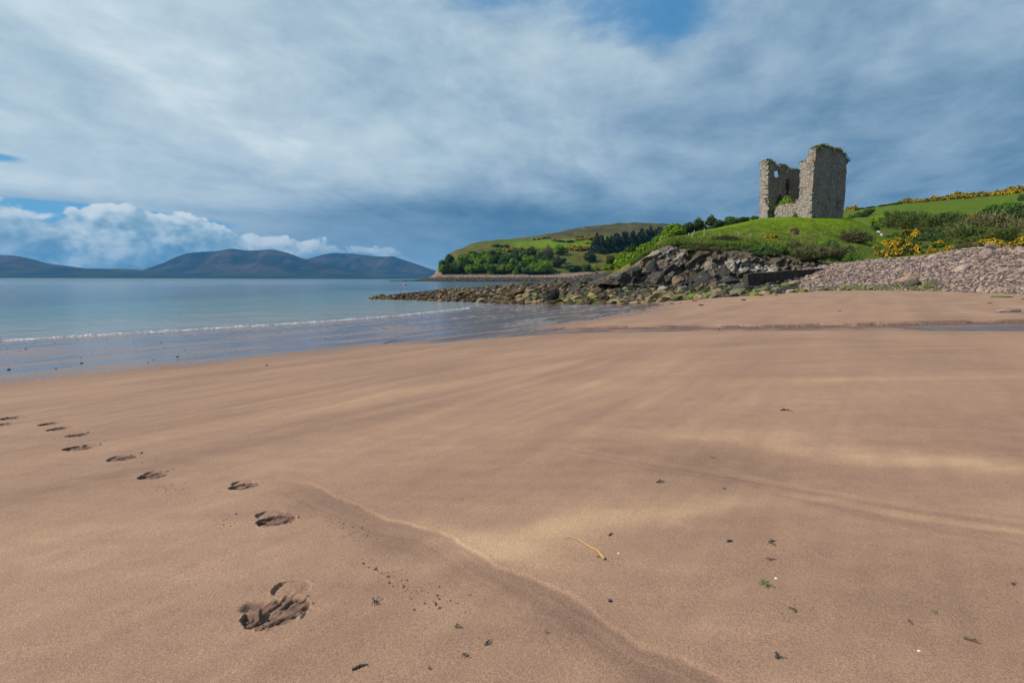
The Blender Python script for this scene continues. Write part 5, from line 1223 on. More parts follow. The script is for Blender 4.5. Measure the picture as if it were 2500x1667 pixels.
for (kd, cx, cy, w, h, lab) in (
    ('dark_bush', 620, 455, 160, 60, 'dark scrub bush nearest the castle on the right'), ('dark', 700, 440, 100, 70, 'dark small tree right of the castle'), ('mid_bush', 520, 470, 60, 50, 'small green bush at the castle mound edge'),
    ('bright', 790, 560, 160, 110, 'lime green tree right of the mound above the white boulders'), ('mid_bush', 860, 560, 130, 110, 'mid green bush right of the lime green tree'), ('dark_bush', 760, 590, 120, 60, 'dark bush above the white boulders'),
    ('twiggy_bush', 1000, 560, 230, 130, 'rounded olive willow right of the lime green tree'), ('twiggy_bush', 1180, 570, 300, 130, 'broad olive willow in the middle of the hillside scrub'), ('twiggy_bush', 1080, 490, 240, 80, 'upper olive willow under the pasture'),
    ('twiggy_bush', 1430, 560, 330, 120, 'smooth green willow below the row of small gorse'), ('twiggy_bush', 1560, 545, 260, 110, 'green willow left of the grey scrub'), ('grey_bush', 1950, 640, 560, 200, 'large grey brown leafless thicket'),
    ('grey_bush', 2220, 650, 360, 150, 'grey brown thicket at the right edge'), ('twiggy_bush', 1750, 680, 420, 120, 'olive scrub in front of the grey thicket'), ('twiggy_bush', 2080, 720, 420, 130, 'wide olive scrub above the right gorse'),
    ('mid', 2010, 470, 260, 150, 'mid green tree above the grey thicket'), ('mid', 2140, 500, 300, 190, 'bushy green tree at the right edge of the pasture'), ('dark', 2240, 520, 220, 190, 'dark green tree at the right edge'), ('dark_bush', 2240, 290, 110, 70, 'dark bush in the pasture corner at the right edge'),
    ('dark_bush', 1300, 690, 260, 110, 'darkest bush right of the big gorse'), ('dark_bush', 1430, 700, 180, 100, 'dark bush right of the darkest one'), ('mid_bush', 960, 690, 240, 90, 'green bush above the big gorse'), ('olive_bush', 1100, 740, 260, 70, 'olive bush behind the big gorse'),
    ('olive_bush', 1560, 640, 260, 60, 'olive bush below the smooth willow'), ('grey_bush', 1680, 790, 200, 70, 'brown bramble patch behind the boulder ridge'), ('mid_bush', 1380, 760, 260, 50, 'low green bush behind the boulder ridge')):
    plant(kd, *z4(cx, cy), w/4.125, h/4.125, lab, only=HS)
for j, (cx, cy, w, h) in enumerate(((1660, 465, 60, 22), (1710, 450, 60, 24), (1760, 435, 60, 28), (1800, 420, 60, 28), (1850, 402, 60, 24), (1890, 388, 50, 20))):
    plant('gorse', *z4(cx, cy), w/4.125, h/4.125, 'small gorse in the diagonal row below the pasture', 'small gorse bushes in the diagonal row', HS)
for (cx, cy, w, h, lab) in ((1090, 640, 160, 55, 'upper gorse with sparse flowers'), (1180, 660, 110, 90, 'gorse right of the sparse one, above the big gorse'), (900, 745, 150, 70, 'dark hearted gorse left of the big gorse'), (1010, 760, 180, 90, 'middle gorse of the big yellow clump'), (860, 840, 170, 60, 'lower left gorse of the big yellow clump'),
        (970, 850, 220, 80, 'lowest gorse of the big yellow clump, touching the boulders'), (1100, 835, 240, 110, 'brightest gorse of the big yellow clump'), (760, 790, 70, 50, 'small gorse at the left tip of the yellow clump'), (1360, 810, 120, 35, 'low gorse on the boulder ridge'), (1450, 812, 110, 30, 'low gorse right beside the ridge gorse'), (1550, 780, 120, 50, 'gorse beside the brown bramble'),
        (1830, 745, 200, 60, 'gorse behind the boulder crest'), (1950, 740, 200, 70, 'wide gorse behind the boulder crest'), (2050, 755, 200, 60, 'gorse right behind the highest slab'), (2180, 755, 220, 60, 'gorse near the right edge behind the boulders'), (2250, 730, 160, 80, 'tall gorse at the right edge'), (2300, 650, 160, 50, 'upper gorse at the right edge')):
    plant('gorse', *z4(cx, cy), w/4.125*1.2, h/4.125*1.2, 'yellow '+lab, only=HS)
rx_ = random.Random(77)
for _ in range(80):
    cx, cy = rx_.uniform(880, 2300), rx_.uniform(500, 770); k_ = rx_.choice(['olive_bush', 'twiggy_bush', 'mid_bush', 'olive_bush', 'twiggy_bush', 'dark_bush'])
    if (730 < cx < 1270 and cy > 600) or cy < 500+(cx-880)*-.02 or (1180 < cx < 1560 and cy > 690) or (cy > 800-(cx-900)*.08): continue
    nm_ = {'olive_bush': 'olive', 'twiggy_bush': 'fine twigged green', 'mid_bush': 'mid green', 'dark_bush': 'dark green'}[k_]
    plant(k_, *z4(cx, cy), rx_.uniform(90, 220)/4.125, rx_.uniform(50, 100)/4.125, f'{nm_} bush in the tangled scrub between the pasture and the boulders', f'{nm_} bushes in the hillside scrub', HS)
for _ in range(70):
    cx = rx_.uniform(290, 1330); cy = rx_.uniform(500, 665)
    if cy < 620-(cx-290)*.35: continue
    k_ = rx_.choice(['bright', 'bright', 'mid', 'dark', 'bright_bush', 'mid_bush']); nm_ = wd[k_.split('_')[0]]
    plant(k_, *z2(cx, cy), rx_.uniform(60, 110)/3.92, rx_.uniform(50, 95)/3.92, f'{nm_} {"bush" if "bush" in k_ else "tree"} filling the headland wood above the shingle', f'{nm_} {"bushes" if "bush" in k_ else "trees"} filling the headland wood', HL_)
for _ in range(34):
    cx, cy = rx_.uniform(760, 2290), rx_.uniform(600, 800)
    if cy > 830-(cx-760)*.07 or (cx < 1300 and cy < 640): continue
    plant('gorse', *z4(cx, cy), rx_.uniform(50, 130)/4.125, rx_.uniform(28, 62)/4.125, 'yellow gorse patch scattered through the green scrub behind the boulder bank', 'gorse patches scattered in the hillside scrub', HS)
# brambles and bushes on the cliff top
for (kd, cx, cy, w, h, lab) in (('olive_bush', 1330, 385, 160, 45, 'olive bush on the cliff edge below the second last fence post'), ('mid_bush', 1420, 440, 230, 80, 'green bramble spilling over the middle of the cliff'), ('mid_bush', 1560, 445, 230, 90, 'green bramble right of the middle of the cliff'), ('dark_bush', 1500, 480, 200, 70, 'dark bramble hanging over the cliff face'), ('dark_bush', 1370, 480, 130, 55, 'small dark bramble above the white rock'),
        ('olive_bush', 1720, 440, 230, 60, 'olive bramble under the rock knob'), ('grey_bush', 1800, 520, 240, 110, 'brown bramble above the slipway wall'), ('grey_bush', 1960, 500, 260, 100, 'brown bramble thicket on the bank'), ('dark_bush', 1880, 520, 200, 90, 'dark bramble right of the brown one'), ('mid_bush', 2060, 400, 160, 80, 'leafy bush at the foot of the grass slope'),
        ('grey_bush', 2120, 520, 240, 120, 'brown green bramble left of the gorse clump'), ('olive_bush', 2230, 500, 240, 120, 'olive bramble beside the gorse clump'), ('mid_bush', 2270, 540, 200, 100, 'green bush below the gorse clump left end'), ('grey_bush', 1060, 340, 260, 40, 'straw coloured tussock on the cliff top'), ('olive_bush', 640, 330, 130, 28, 'olive tussock left of the fence posts'), ('dark_bush', 760, 430, 90, 40, 'dark turf clump on the left cliff'), ('dark_bush', 1010, 410, 140, 45, 'dark overhanging turf clump'), ('dark_bush', 880, 440, 90, 40, 'dark turf clump between two rock ribs'), ('dark_bush', 1160, 430, 120, 45, 'dark turf clump left of the bramble')):
    plant(kd, *z3(cx, cy), w/3.92, h/3.92, lab)
re_ = random.Random(99)
for j in range(44):
    ad = re_.uniform(1548, 1800); e0 = float(np.interp(ad, [1546, 1580, 1700, 1795, 1850], [562, 568, 568, 577, 590]))
    k_ = re_.choice(['dark_bush', 'olive_bush', 'grey_bush', 'mid_bush', 'grey_bush']); nm_ = {'olive_bush': 'olive', 'grey_bush': 'dry brown green', 'mid_bush': 'mid green', 'dark_bush': 'dark green'}[k_]
    plant(k_, ad*DS, (e0+re_.uniform(-5, 9))*DS, re_.uniform(12, 34), re_.uniform(5, 12), f'small {nm_} clump of growth hanging on the cliff edge', f'small {nm_} clumps along the cliff edge', CF)
for (cx, cy, w, h, lab) in ((1500, 315, 130, 45, 'orange yellow gorse on the mound above the cliff'), (655, 325, 70, 22, 'tiny gorse left of the fence posts')): plant('gorse', *z3(cx, cy), w/3.92, h/3.92, lab)
for (px, py, w, h, lab) in ((1940, 610, 60, 18, 'small dark bush at the base of the mound'), (2085, 590, 70, 26, 'brown tussock beside the blue sign')): plant('grey_bush', px, py, w, h, lab)
# shrubs in the castle
def at_castle(s_, q, z): return np.array([F0[0], F0[1], ZB])-E1*(WF-s_)+E2*q+UP*z
for (cx, cy, q, w, h, kd, lab) in ((775, 1215, 2.6, 3.6, 2.7, 'bright_bush', 'round bright green shrub growing in the castle breach'), (640, 1200, 4.2, 3.4, 3.0, 'dark_bush', 'dark ivy bush deep inside the castle'), (915, 1400, -.4, 1.0, 1.6, 'mid_bush', 'narrow green ivy at the foot of the sunlit castle wall')):
    me = TR[kd][1]; o = link('shrub', None, label=lab, cat='bush'); link('foliage', me, None, o); s_, z = to_plane(cx, cy, OF+E2*q, E1); p = OF+E2*q+E1*s_+UP*z; o.location = p; o.scale = (w/2, w/2, h/.85)
# turf caps of the walls, one part per wall
def turf(tops, n, size, name='turf_cap', thin=1.0):
    r = np.random.RandomState(len(tops)); T = np.array(tops); T = T[T[:, 2] > ZB+1.5]
    idx = r.randint(0, len(T), n); pos = T[idx]+r.normal(size=(n, 3))*np.array([.35, .35, .07])*thin+np.array([0, 0, .03]); nr = np.repeat([[0, -.2, 1.]], n, 0)
    V, F = leaves(r, pos, nr+r.normal(size=(n, 3))*.8, size); me = mesh_mixed(name, V, [F], L_TURF)
    o = link(name, me, None, castle); o.matrix_parent_inverse = Matrix.Translation(castle.location).inverted()
turf(tF, 500, .15); turf([p for p in tF2 if p[2] > ZB+9], 700, .14); turf(tR, 1700, .13); turf(tW, 1000, .13); turf(tB, 500, .12); turf(tL, 500, .12)

# grass tussocks on the mound and along the cliff edge (nobody could count them)
def m_grass(t, setp):
    g = E(t.nt, t.n('NewGeometry').outputs['Random Per Island']); n = t.noise(t.pos(), .5, 3)
    setp(color=t.ramp((g*.6+n*.6-.1).clamp(), [(0, (.05, .11, .01)), (.55, (.10, .18, .02)), (.8, (.19, .19, .05)), (1, (.30, .25, .12))]), rough=.8, spec=.15)
GR_M = material('grass_blades', m_grass)
Vg, n_ = [], 0
rg = np.random.RandomState(5)
for k in range(13000):
    ad = rg.uniform(1450, 2010); e0 = np.interp(ad, [1450, 1480, 1520, 1546, 1580, 1700, 1795, 1850, 1900, 2010], [610, 590, 567, 560, 566, 566, 576, 588, 600, 600])
    top_ = np.interp(ad, [1450, 1546, 1591, 1640, 1718, 1760, 1900, 1971, 2010], [600, 549, 538, 529, 514, 506, 506, 515, 535])
    bd = e0-(e0-top_)*rg.uniform(0, 1)**(2.2 if ad < 1850 else 1.4)
    h = hit(ad*DS, bd*DS, CF)
    if h is None: continue
    sz = rg.uniform(.12, .42)*(1.5 if bd > e0-14 else .55)
    for _ in range(5):
        a = rg.uniform(0, 6.28); dx_, dy_ = math.cos(a), math.sin(a); o_ = rg.normal(size=2)*.12; le = rg.uniform(.1, .5)*sz
        b0 = np.array([h.x+o_[0], h.y+o_[1], h.z-.05]); tip = b0+np.array([dx_*le, dy_*le, sz]); wd_ = .05
        Vg.append([b0+np.array([-dy_, dx_, 0])*wd_, b0-np.array([-dy_, dx_, 0])*wd_, tip])
Vg = np.array(Vg); link('grass', mesh_np('grass', Vg.reshape(-1, 3), np.arange(len(Vg)*3).reshape(-1, 3)), GR_M, label='long grass and straw tussocks on the mound and cliff edge', cat='grass', kind='stuff')

# ------------------------------------------------------------------ slipway wall
def m_conc(t, setp):
    p = t.pos(); n = t.noise(p, 1.5, 5, .65); n2 = t.noise(t.scale(p, (1, 1, .2)), 2.5, 4)
    z = t.xyz(t.obj())[2]
    setp(color=t.mix(n2.smooth(.4, .65)*.6, t.ramp(n, [(.3, (.035, .027, .022)), (.7, (.085, .066, .052))]), (.025, .022, .017)), rough=.9, normal=t.bump(n, .6, .08), spec=.2)
CONC = material('old_concrete', m_conc)
fl = [(1718, 656.5, 630, 53.5), (1735, 657, 627.5, 54), (1760, 656, 626, 55), (1790, 652, 624, 56.5), (1820, 646, 621.5, 58.5), (1850, 640, 619.5, 60.5), (1880, 632, 617.5, 62.5), (1905, 622, 614.5, 64.5)]
bm = bmesh.new(); rowsv = []
for (x, yb, yt, Y) in fl:
    b = PD(x, yb, Y); tpt = PD(x, yt, Y); th = 1.1
    rowsv.append([bm.verts.new((b[0], b[1]-.12, b[2]-.5)), bm.verts.new((tpt[0], tpt[1], tpt[2])), bm.verts.new((tpt[0], tpt[1]+th, tpt[2]+.02)), bm.verts.new((b[0], b[1]+th, b[2]-.5))])
for a, b in zip(rowsv[:-1], rowsv[1:]):
    for i in range(3): bm.faces.new((a[i], b[i], b[i+1], a[i+1]))
bm.faces.new(rowsv[0][::1]); bm.faces.new(rowsv[-1][::-1]); bmesh.ops.recalc_face_normals(bm, faces=bm.faces[:])
bmesh.ops.subdivide_edges(bm, edges=bm.edges[:], cuts=5, use_grid_fill=True)
for v in bm.verts:
    q = float(pn(v.co.x*.9, v.co.y*.9, v.co.z*1.3)); v.co.y += .10*q; v.co.z += .04*float(pn(v.co.x*2, v.co.y*2, 4.))
me = bpy.data.meshes.new('slipway_wall'); bm.to_mesh(me); bm.free()
link('slipway_wall', me, CONC, label='long low dark concrete wall sloping down the beach below the brambles', cat='wall')

# ------------------------------------------------------------------ fence posts, sign, buoy, white boulders
def m_wood(t, setp): n = t.noise(t.scale(t.obj(), (20, 20, 3)), 1, 4); setp(color=t.ramp(n, [(.3, (.20, .17, .13)), (.7, (.42, .38, .31))]), rough=.9, normal=t.bump(n, .5, .01))
WOOD = material('weathered_wood', m_wood)
def post_mesh(h, r, seed):
    q = random.Random(seed); bm = bmesh.new(); n = 8; rg_ = []
    for k, (z, s_) in enumerate(((-.3, 1.05), (0, 1.0), (h*.5, .96), (h-.03, .93), (h, .7))): rg_.append([bm.verts.new((r*s_*math.cos(2*math.pi*i/n)*(1+q.uniform(-.06, .06)), r*s_*math.sin(2*math.pi*i/n), z)) for i in range(n)])
    for a, b in zip(rg_[:-1], rg_[1:]):
        for i in range(n): bm.faces.new((a[i], a[(i+1) % n], b[(i+1) % n], b[i]))
    bm.faces.new(rg_[-1]); me = bpy.data.meshes.new('fence_post'); bm.to_mesh(me); bm.free(); me.materials.append(WOOD); return me
for j, (cx, cy0, cy1, lab) in enumerate(((712, 306, 270, 'leftmost short fence post on the cliff top'), (745, 306, 264, 'second short fence post from the left'), (762, 283, 246, 'third fence post, set back behind the first two'), (858, 306, 230, 'tallest fence post standing alone in the grass'), (1190, 296, 262, 'faint fence post halfway along the cliff top'), (1303, 300, 276, 'rightmost faint fence post near the brambles'))):
    px, py = z3(cx, cy0); h = hit(px, py, CF)
    if h is None: continue
    hh = (cy0-cy1)/3.92*h.y/FPX
    o = link('fence_post', post_mesh(hh, .085, j), None, label=lab, cat='post', group='fence posts on the cliff top'); o.location = h; o.rotation_euler = (rt.uniform(-.06, .06), rt.uniform(-.06, .06), 0)
def m_white(t, setp): n = t.noise(t.pos(), 3, 4); setp(color=t.ramp(n, [(.3, (.42, .38, .36)), (.7, (.72, .68, .66))]), rough=.8, normal=t.bump(n, .5, .05))
MATS['R_WHITE'] = material('white_boulder', m_white)
single_rock(2144, 570, 15, 'R_WHITE', 'upper whitish boulder in the bushes right of the mound', i=1, asp=(1, .8, .9), lib=ANG)
single_rock(2152, 576, 12, 'R_WHITE', 'lower whitish boulder in the bushes right of the mound', i=2, asp=(1, .8, .9), lib=ANG)
single_rock(1938, 572, 26, 'R_BROWN', 'brown rock knob sticking out of the mound grass', i=6, asp=(1, .8, .8), lib=ANG)
def flatm(name, col, rough=.5): return material(name, lambda t, setp: setp(color=t.mix(t.noise(t.obj(), 8, 3)*.3, col, tuple(c*.6 for c in col)), rough=rough))
h = hit(2123, 588)
if h is not None:
    sg = link('information_sign', None, label='small pale blue sign on a post at the right foot of the mound', cat='sign'); k = h.y/FPX
    bm = bmesh.new(); bmesh.ops.create_cube(bm, size=1); bmesh.ops.scale(bm, vec=(7*k, .05, 8*k), verts=bm.verts); bmesh.ops.translate(bm, vec=(0, 0, 9*k), verts=bm.verts); bmesh.ops.bevel(bm, geom=bm.edges[:], offset=.02, segments=1, affect='EDGES')
    me = bpy.data.meshes.new('panel'); bm.to_mesh(me); bm.free(); link('panel', me, flatm('sign_face', (.20, .34, .42)), sg)
    o = link('post', post_mesh(6*k, .05, 9), None, sg); sg.location = h
d = ray(988, 695); p = d*((ZC-.25)/-d[2])
V, F = ICO[3]; V = V.copy()*.34; V[:, 2] *= 1.1; k = V[:, 2] > .28; V[k, :2] *= .6
bu = link('buoy', None, label='small pink mooring buoy floating in the cove', cat='buoy'); bu.location = (p[0], p[1], .2)
link('float', mesh_np('float', V*1.3, F, True), flatm('pink_plastic', (.75, .12, .28), .4), bu)
bm = bmesh.new(); bmesh.ops.create_cone(bm, segments=10, radius1=.09, radius2=.05, depth=.2, cap_ends=True); bmesh.ops.translate(bm, vec=(0, 0, .52), verts=bm.verts); me = bpy.data.meshes.new('cap'); bm.to_mesh(me); bm.free(); link('cap', me, flatm('dark_cap', (.1, .05, .06)), bu)

# ------------------------------------------------------------------ things on the sand
def ground(px, py): x, y = unp(px, py); return x, y, float(sand_z(np.array([x]), np.array([y]))[0])
WEED = flatm('dried_kelp', (.035, .03, .022), .45); WEEDG = flatm('green_weed', (.09, .14, .015), .5); STRAWM = flatm('straw', (.55, .34, .10), .7); TWIG = flatm('driftwood_twig', (.09, .065, .045), .9); SHELL = flatm('shell', (.75, .74, .70), .4); MUSS = flatm('mussel_shell', (.02, .018, .03), .3)
def tube_mesh(paths, name, flat=1.0):
    V, F, k = [], [], 0
    for pts, r0, r1 in paths:
        pts = [Vector(p) for p in pts]; n = 6
        for i, c in enumerate(pts):
            d = (pts[min(i+1, len(pts)-1)]-pts[max(i-1, 0)]).normalized(); x = d.cross(Vector((0, 0, 1))); x = x.normalized() if x.length > 1e-4 else Vector((1, 0, 0)); y_ = x.cross(d)
            r = r0+(r1-r0)*i/(len(pts)-1)
            for j in range(n): a = 2*math.pi*j/n; V.append(tuple(c+x*math.cos(a)*r+y_*math.sin(a)*r*flat))
            if i:
                for j in range(n): F.append((k+(i-1)*n+j, k+(i-1)*n+(j+1) % n, k+i*n+(j+1) % n, k+i*n+j))
        F.append(tuple(k+j for j in range(n))); F.append(tuple(k+(len(pts)-1)*n+j for j in range(n))[::-1]); k += len(pts)*n
    me = bpy.data.meshes.new(name)
    me.from_pydata(V, [], F); return me
def weed(px, py, size, label, m=WEED, br=5, seed=0, flat=.5, name='seaweed', cat='seaweed', elong=1.0, ang=None, lift=.4):
    size = size*.72; lift = lift*.55; q = random.Random(seed); x, y, z = ground(px, py); paths = []
    for b in range(br):
        a = (ang if ang is not None else q.uniform(0, 6.28))+(q.uniform(-.5, .5) if ang is not None and b else 0); L_ = size*q.uniform(.5, 1.1); pts = [(0, 0, .004)]; n = 6
        for i in range(1, n+1):
            a += q.uniform(-.45, .45); f = i/n
            pts.append((pts[-1][0]+math.cos(a)*L_/n, pts[-1][1]+math.sin(a)*L_/n*elong, .004+size*lift*math.sin(f*2.6)*q.uniform(.2, 1)))
        paths.append((pts, size*.10, size*.035))
        if b % 2 == 0:
            c = pts[3]; a2 = a+q.uniform(.6, 1.2); paths.append(([c, (c[0]+math.cos(a2)*L_*.3, c[1]+math.sin(a2)*L_*.3, c[2]+size*.1)], size*.07, size*.03))
    o = link(name, tube_mesh(paths, name, flat), m, label=label, cat=cat); o.location = (x, y, z); return o
weed(917, 1474, .052, 'dark branched seaweed sprig nearest the crumb trail', seed=1, br=6, lift=.8)
weed(1110, 1538, .042, 'dark seaweed scrap with an upright frond near the bottom', seed=2, br=4, lift=.9)
weed(1183, 1582, .055, 'thin dark seaweed strand right of the upright frond', seed=3, br=3, ang=.5)
weed(1131, 1604, .05, 'two ended seaweed scrap at the bottom middle', seed=4, br=3, ang=-1.0)
weed(1335, 1549, .022, 'small dark seaweed knot on the brown band', seed=5, br=5)
weed(1046, 1641, .022, 'dark seaweed knot at the bottom edge', seed=15, br=5)
weed(1602, 1176, .10, 'dark curled seaweed strand in the middle of the sand', seed=6, br=3, ang=-.1)
weed(1764, 1186, .055, 'short dark stalk right of the curled strand', seed=7, br=2, ang=0, lift=.1)
weed(1877, 1324, .10, 'thin brown twig lying level right of the mussel shell', m=TWIG, seed=8, br=2, ang=.05, lift=.05, name='twig', cat='twig', flat=1)
weed(1486, 1313, .075, 'dark slanting twig above the straw stalk', m=TWIG, seed=9, br=1, ang=.75, lift=.05, name='twig', cat='twig', flat=1)
weed(2353, 1559, .085, 'slanting twig in the lower right of the sand', m=TWIG, seed=10, br=1, ang=-.55, lift=.05, name='twig', cat='twig', flat=1)
weed(860, 1643, .08, 'curved pale brown twig at the bottom edge', m=TWIG, seed=16, br=2, ang=.5, lift=.1, name='twig', cat='twig', flat=1)
weed(1456, 1366, .032, 'short black seaweed piece beside the straw stalk', seed=11, br=3, ang=.1)
weed(1895, 1606, .055, 'dark forked seaweed scrap near the bottom right', seed=12, br=4, ang=1.1)
weed(1866, 1426, .065, 'tuft of green seaweed next to the white shell', m=WEEDG, seed=13, br=9, lift=.5)
weed(2284, 1496, .028, 'small green weed blob with a straw tail', m=WEEDG, seed=14, br=6, lift=.7)
weed(2474, 1426, .04, 'dark weed scrap near the right edge', seed=17, br=3)
weed(2219, 1517, .035, 'thin brown weed scrap left of the green blob', m=TWIG, seed=18, br=3, lift=.2)
weed(1942, 1487, .045, 'faint brown weed litter below the green tuft', m=TWIG, seed=19, br=4, lift=.15)
weed(1880, 1364, .05, 'faint brown weed litter above the green tuft', m=TWIG, seed=20, br=5, lift=.15)
weed(1906, 1005, .16, 'thin dark weed line far up the right side of the sand', seed=22, br=2, ang=0, lift=.1)
weed(1739, 1113, .04, 'tiny weed scraps at the end of the ripple marks', seed=23, br=3)
# straw stalk
pts = [unp(800+a/2.765, 1100+b/2.765) for a, b in ((1590, 612), (1640, 603), (1690, 618), (1740, 648), (1790, 678), (1822, 692), (1845, 720), (1868, 748))]
o0 = pts[0]; z0 = float(sand_z(np.array([o0[0]]), np.array([o0[1]]))[0])
o = link('straw_stalk', tube_mesh([([(a-o0[0], b-o0[1], float(sand_z(np.array([a]), np.array([b]))[0])-z0+.006) for a, b in pts], .0018, .0065)], 'straw_stalk', .6), STRAWM, label='bent golden straw stalk lying on the sand', cat='straw'); o.location = (o0[0], o0[1], z0)
def lump(px, py, w, m, label, name, cat, asp=(1, .7, .5), i=0, group=None, rz=0, lib=None):
    x, y, z = ground(px, py); lib = lib or ROUND; dist = y*1.0; r = w/2*math.hypot(y, ZC-z)/FPX
    V, F = lib[i % len(lib)]; key = ('L', name, m.name, i % len(lib), id(lib))
    if key not in RM_CACHE: RM_CACHE[key] = mesh_np(name, V, F, lib is ROUND); RM_CACHE[key].materials.append(m)
    o = link(name, RM_CACHE[key], None, label=label, cat=cat, group=group); o.location = (x, y, z+r*asp[2]*.25); o.scale = (r, r*asp[1]/.7, r*asp[2]/.5); o.rotation_euler = (0, 0, rz); return o
lump(1781, 1322, 17, MUSS, 'black mussel shell lying alone on the sand', 'mussel_shell', 'shell', (1, .45, .35), 2, rz=.4)
lump(1489, 1472, 9, MUSS, 'small dark blue pebble on the edge of the brown band', 'pebble', 'pebble', (1, .9, .8), 3)
lump(1895, 1411, 8, SHELL, 'white shell beside the green seaweed tuft', 'shell', 'shell', (1, .7, .4), 4)
lump(2244, 1587, 8, SHELL, 'white shell in the lower right of the sand', 'shell', 'shell', (1, .7, .4), 5)
lump(1510, 1355, 6, SHELL, 'pale shell chip beside the straw stalk', 'shell', 'shell', (1, .7, .4), 6)
lump(1477, 1371, 7, MUSS, 'black pebble at the thick end of the straw', 'pebble', 'pebble', (1, .9, .8), 1)
# crumbs thrown up by the boots
MASS_C = Mass(); SC = SAND
def m_crumb(t, setp): n = t.noise(t.pos(), 90, 3); setp(color=t.ramp(n, [(.3, (.09, .058, .04)), (.7, (.17, .11, .08))]), rough=.95, normal=t.bump(n, .6, .004))
CRUMB = material('damp_sand_crumb', m_crumb)
big = [(886, 1377, 9), (899, 1387, 6), (917, 1392, 11), (932, 1401, 7), (948, 1411, 9), (951, 1426, 9), (959, 1435, 5), (985, 1436, 9), (994, 1419, 6), (980, 1421, 6), (1016, 1447, 5), (1002, 1465, 5), (1067, 1458, 8), (1072, 1467, 7), (1072, 1436, 7), (1099, 1472, 6), (1116, 1479, 5), (1064, 1481, 10), (1072, 1490, 8), (1037, 1478, 7), (1011, 1493, 8), (1047, 1488, 5), (1147, 1458, 8), (861, 1287, 6), (839, 1278, 5), (884, 1288, 5), (897, 1307, 5), (840, 1311, 4), (943, 1293, 4)]
for j, (px, py, w) in enumerate(big): lump(px, py, w, CRUMB, 'dark clod of damp sand in the crumb trail right of the nearest print' if py > 1340 else 'dark clod of damp sand in the crumbs right of the second print', 'sand_clod', 'sand clod', (1, .9, .6), j, 'sand clods right of the nearest print' if py > 1340 else 'sand clods right of the second print', rz=j, lib=ANG)
for j, (px, py, w, lab) in enumerate(((345, 1106, 10, 'sand clod right of the oval boot print'), (245, 1085, 6, 'sand clod right of the long ragged print'), (215, 1056, 7, 'sand clod right of the narrow print'), (408, 1150, 9, 'sand clod right of the rough print'), (422, 1143, 5, 'tiny sand clod up right of the rough print'), (577, 1255, 7, 'sand clod left of the second nearest print'), (562, 1287, 5, 'lower left sand clod by the second nearest print'), (546, 1283, 5, 'leftmost sand clod by the second nearest print'), (406, 1193, 5, 'sand clod below the rough print'), (404, 1200, 5, 'lowest sand clod below the rough print'), (380, 1195, 4, 'left sand clod below the rough print'), (447, 1192, 4, 'outlying sand clod right below the rough print'))):
    lump(px, py, w, CRUMB, lab, 'sand_clod', 'sand clod', (1, .9, .6), j, rz=j, lib=ANG)
rc = random.Random(31); Vc, Fc = LOW[id(ANG)][0]
def crumbs(cx, cy, sx, sy, n, slope=0, w=(2.0, 5.0)):
    for _ in range(n):
        a = rc.gauss(0, 1); px = cx+a*sx; py = cy+a*slope+rc.gauss(0, 1)*sy
        if py < 960 or px < -20: continue
        x, y, z = ground(px, py); r = rc.uniform(*w)/2*math.hypot(y, 1.5)/FPX; V, F = LOW[id(ANG)][rc.randrange(8)]
        MASS_C.add(V*r*np.array([1, 1, .8])+np.array([x, y, z]), F)
crumbs(990, 1430, 55, 14, 90, 30); crumbs(850, 1290, 35, 9, 70, 15); crumbs(540, 1275, 30, 12, 16); crumbs(405, 1190, 22, 8, 22); crumbs(330, 1120, 30, 6, 14); crumbs(160, 1078, 60, 12, 22); crumbs(680, 1540, 70, 30, 14)
crumbs(1870, 1375, 40, 22, 40); crumbs(1940, 1490, 25, 18, 30); crumbs(1750, 1098, 14, 10, 40, -4, (1., 2.4)); crumbs(2420, 1450, 50, 60, 40); crumbs(1500, 1290, 45, 6, 50, -28, (1., 2.6)); crumbs(1100, 1620, 160, 30, 40, 0, (1., 2.2)); crumbs(300, 1043, 30, 1.5, 16, 0, (1., 2.))
crumbs(1900, 1040, 110, 25, 60, 0, (1., 2.6)); crumbs(2200, 1540, 160, 60, 60, 0, (1., 2.2))
MASS_C.build('sand_crumbs', CRUMB, label='fine crumbs of damp sand scattered around the prints', cat='crumbs', kind='stuff')
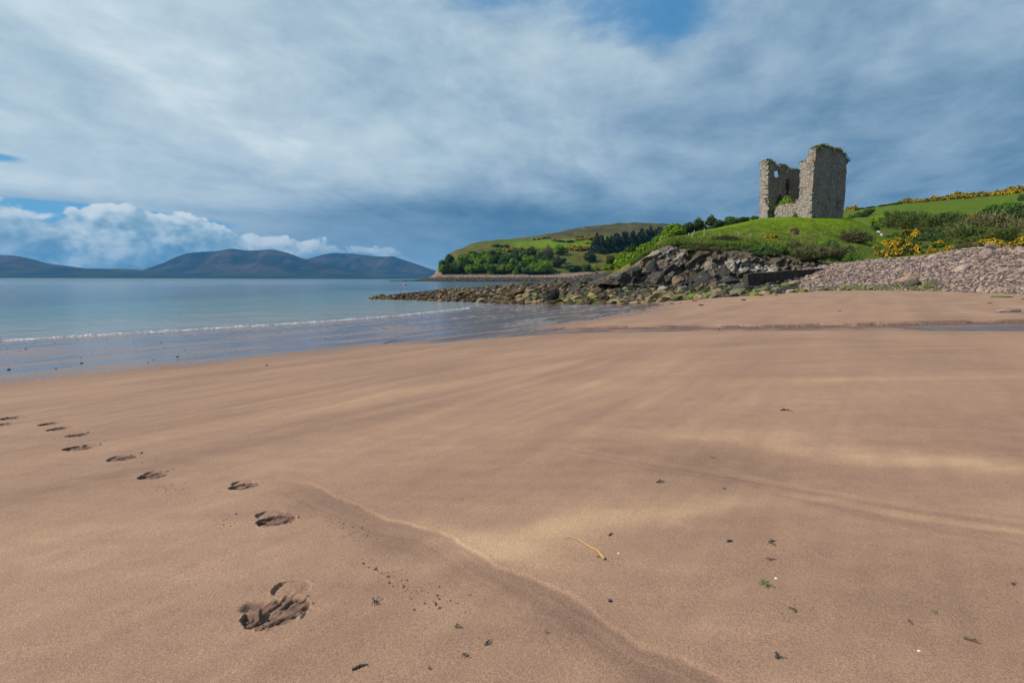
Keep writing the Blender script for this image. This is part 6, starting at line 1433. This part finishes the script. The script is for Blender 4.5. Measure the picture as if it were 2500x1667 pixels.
# weed lumps on the wet sand and near the rocks
for j, (px, py, w, lab) in enumerate(((21, 903, 13, 'largest weed lump on the wet sand at the far left'), (200, 887, 10, 'weed lump on the wet sand, second largest at left'), (360, 885, 7, 'weed lump in the middle of the wet sand'), (434, 871, 10, 'weed lump right of the middle of the wet sand'), (392, 836, 6, 'weed lump highest on the wet sand near the wave'), (61, 853, 8, 'flat weed lump near the wave at left'), (137, 900, 6, 'small weed lump between the two largest'),
        (436, 878, 5, 'tiny weed lump below the one right of the middle'), (652, 893, 12, 'weed scrap on the dry sand just above the wet edge'), (712, 852, 6, 'weed scrap at the wet edge'))):
    lump(px, py, w, WEED, lab, 'seaweed_lump', 'seaweed', (1, .7, .45), j, rz=j*.7, lib=ANG)
for j, (px, py, w, lab) in enumerate(((1639, 742, 17, 'flat dark weedy rock on the sand in front of the tan rocks'), (1712, 746, 22, 'weedy flat rock furthest out on the sand'), (1815, 733, 20, 'weed capped rock on the sand below the slipway wall'), (1697, 735, 18, 'dark weed lump left of the weed capped rock'), (1857, 722, 22, 'long low weed lump at the rock edge'), (1661, 740, 9, 'small dark weed lump beside the flat dark rock'), (1680, 728, 14, 'weed lump touching the tan rocks'), (1893, 722, 16, 'low weed lump right of the pointed boulder'), (1541, 742, 10, 'lone dark stone on the wet sand'), (1368, 743, 7, 'lone dark pebble at the edge of the tan rocks'), (1900, 714, 30, 'flat grey stone at the edge of the sand'), (2050, 761, 12, 'thin dark weed scrap alone on the upper beach'), (2417, 741, 15, 'dark weed scrap below the green weed mat'))):
    lump(px, py, w, WEED if j % 3 else flatm('weedy_cap', (.06, .06, .018)), lab, 'seaweed_lump', 'seaweed', (1, .6, .3), j, rz=.2*j, lib=ANG)
for j, (px, py, w, lab) in enumerate(((2438, 726, 68, 'bright green weed mat on the sand at the foot of the boulders'), (2505, 731, 40, 'green weed mat cut by the right edge'), (2503, 763, 26, 'bright green weed behind the flat mauve stone'))):
    lump(px, py, w, WEEDG, lab, 'weed_mat', 'seaweed', (1, .55, .10), j, lib=ANG)
rw = random.Random(8)
MW = Mass()
for _ in range(420):
    s_ = rw.uniform(-14, 32); q = rw.uniform(.3, 13)**1.0; p = np.array([-19.5, 20])+SHD*s_+SHN*q; z = float(sand_z(np.array([p[0]]), np.array([p[1]]))[0]); r = rw.uniform(.008, .035)
    V, F = LOW[id(ANG)][rw.randrange(8)]; MW.add(V*r*np.array([1.3, 1.3, .7])+np.array([p[0], p[1], z]), F)
MW.build('shore_debris', WEED, label='specks of weed and grit strewn over the wet sand', cat='debris', kind='stuff')

# ------------------------------------------------------------------ air
hz = bpy.data.materials.new('haze'); hz.use_nodes = True; nt = hz.node_tree; nt.nodes.clear()
ho = nt.nodes.new('ShaderNodeOutputMaterial'); pv = nt.nodes.new('ShaderNodeVolumePrincipled'); nt.links.new(pv.outputs[0], ho.inputs['Volume'])
pv.inputs['Color'].default_value = (.09, .42, .86, 1); pv.inputs['Density'].default_value = 4.5e-5; pv.inputs['Anisotropy'].default_value = 0.1
bm = bmesh.new(); bmesh.ops.create_cube(bm, size=1)
x0, x1, y0, y1, z0, z1 = -22000, 20000, -500, 19000, -12, 900
for v in bm.verts: v.co = Vector(((x0+x1)/2+v.co.x*(x1-x0), (y0+y1)/2+v.co.y*(y1-y0), (z0+z1)/2+v.co.z*(z1-z0)))
me = bpy.data.meshes.new('haze'); bm.to_mesh(me); bm.free(); me.materials.append(hz); link('haze', me, kind='stuff', label='thin blue haze over the bay', cat='haze')
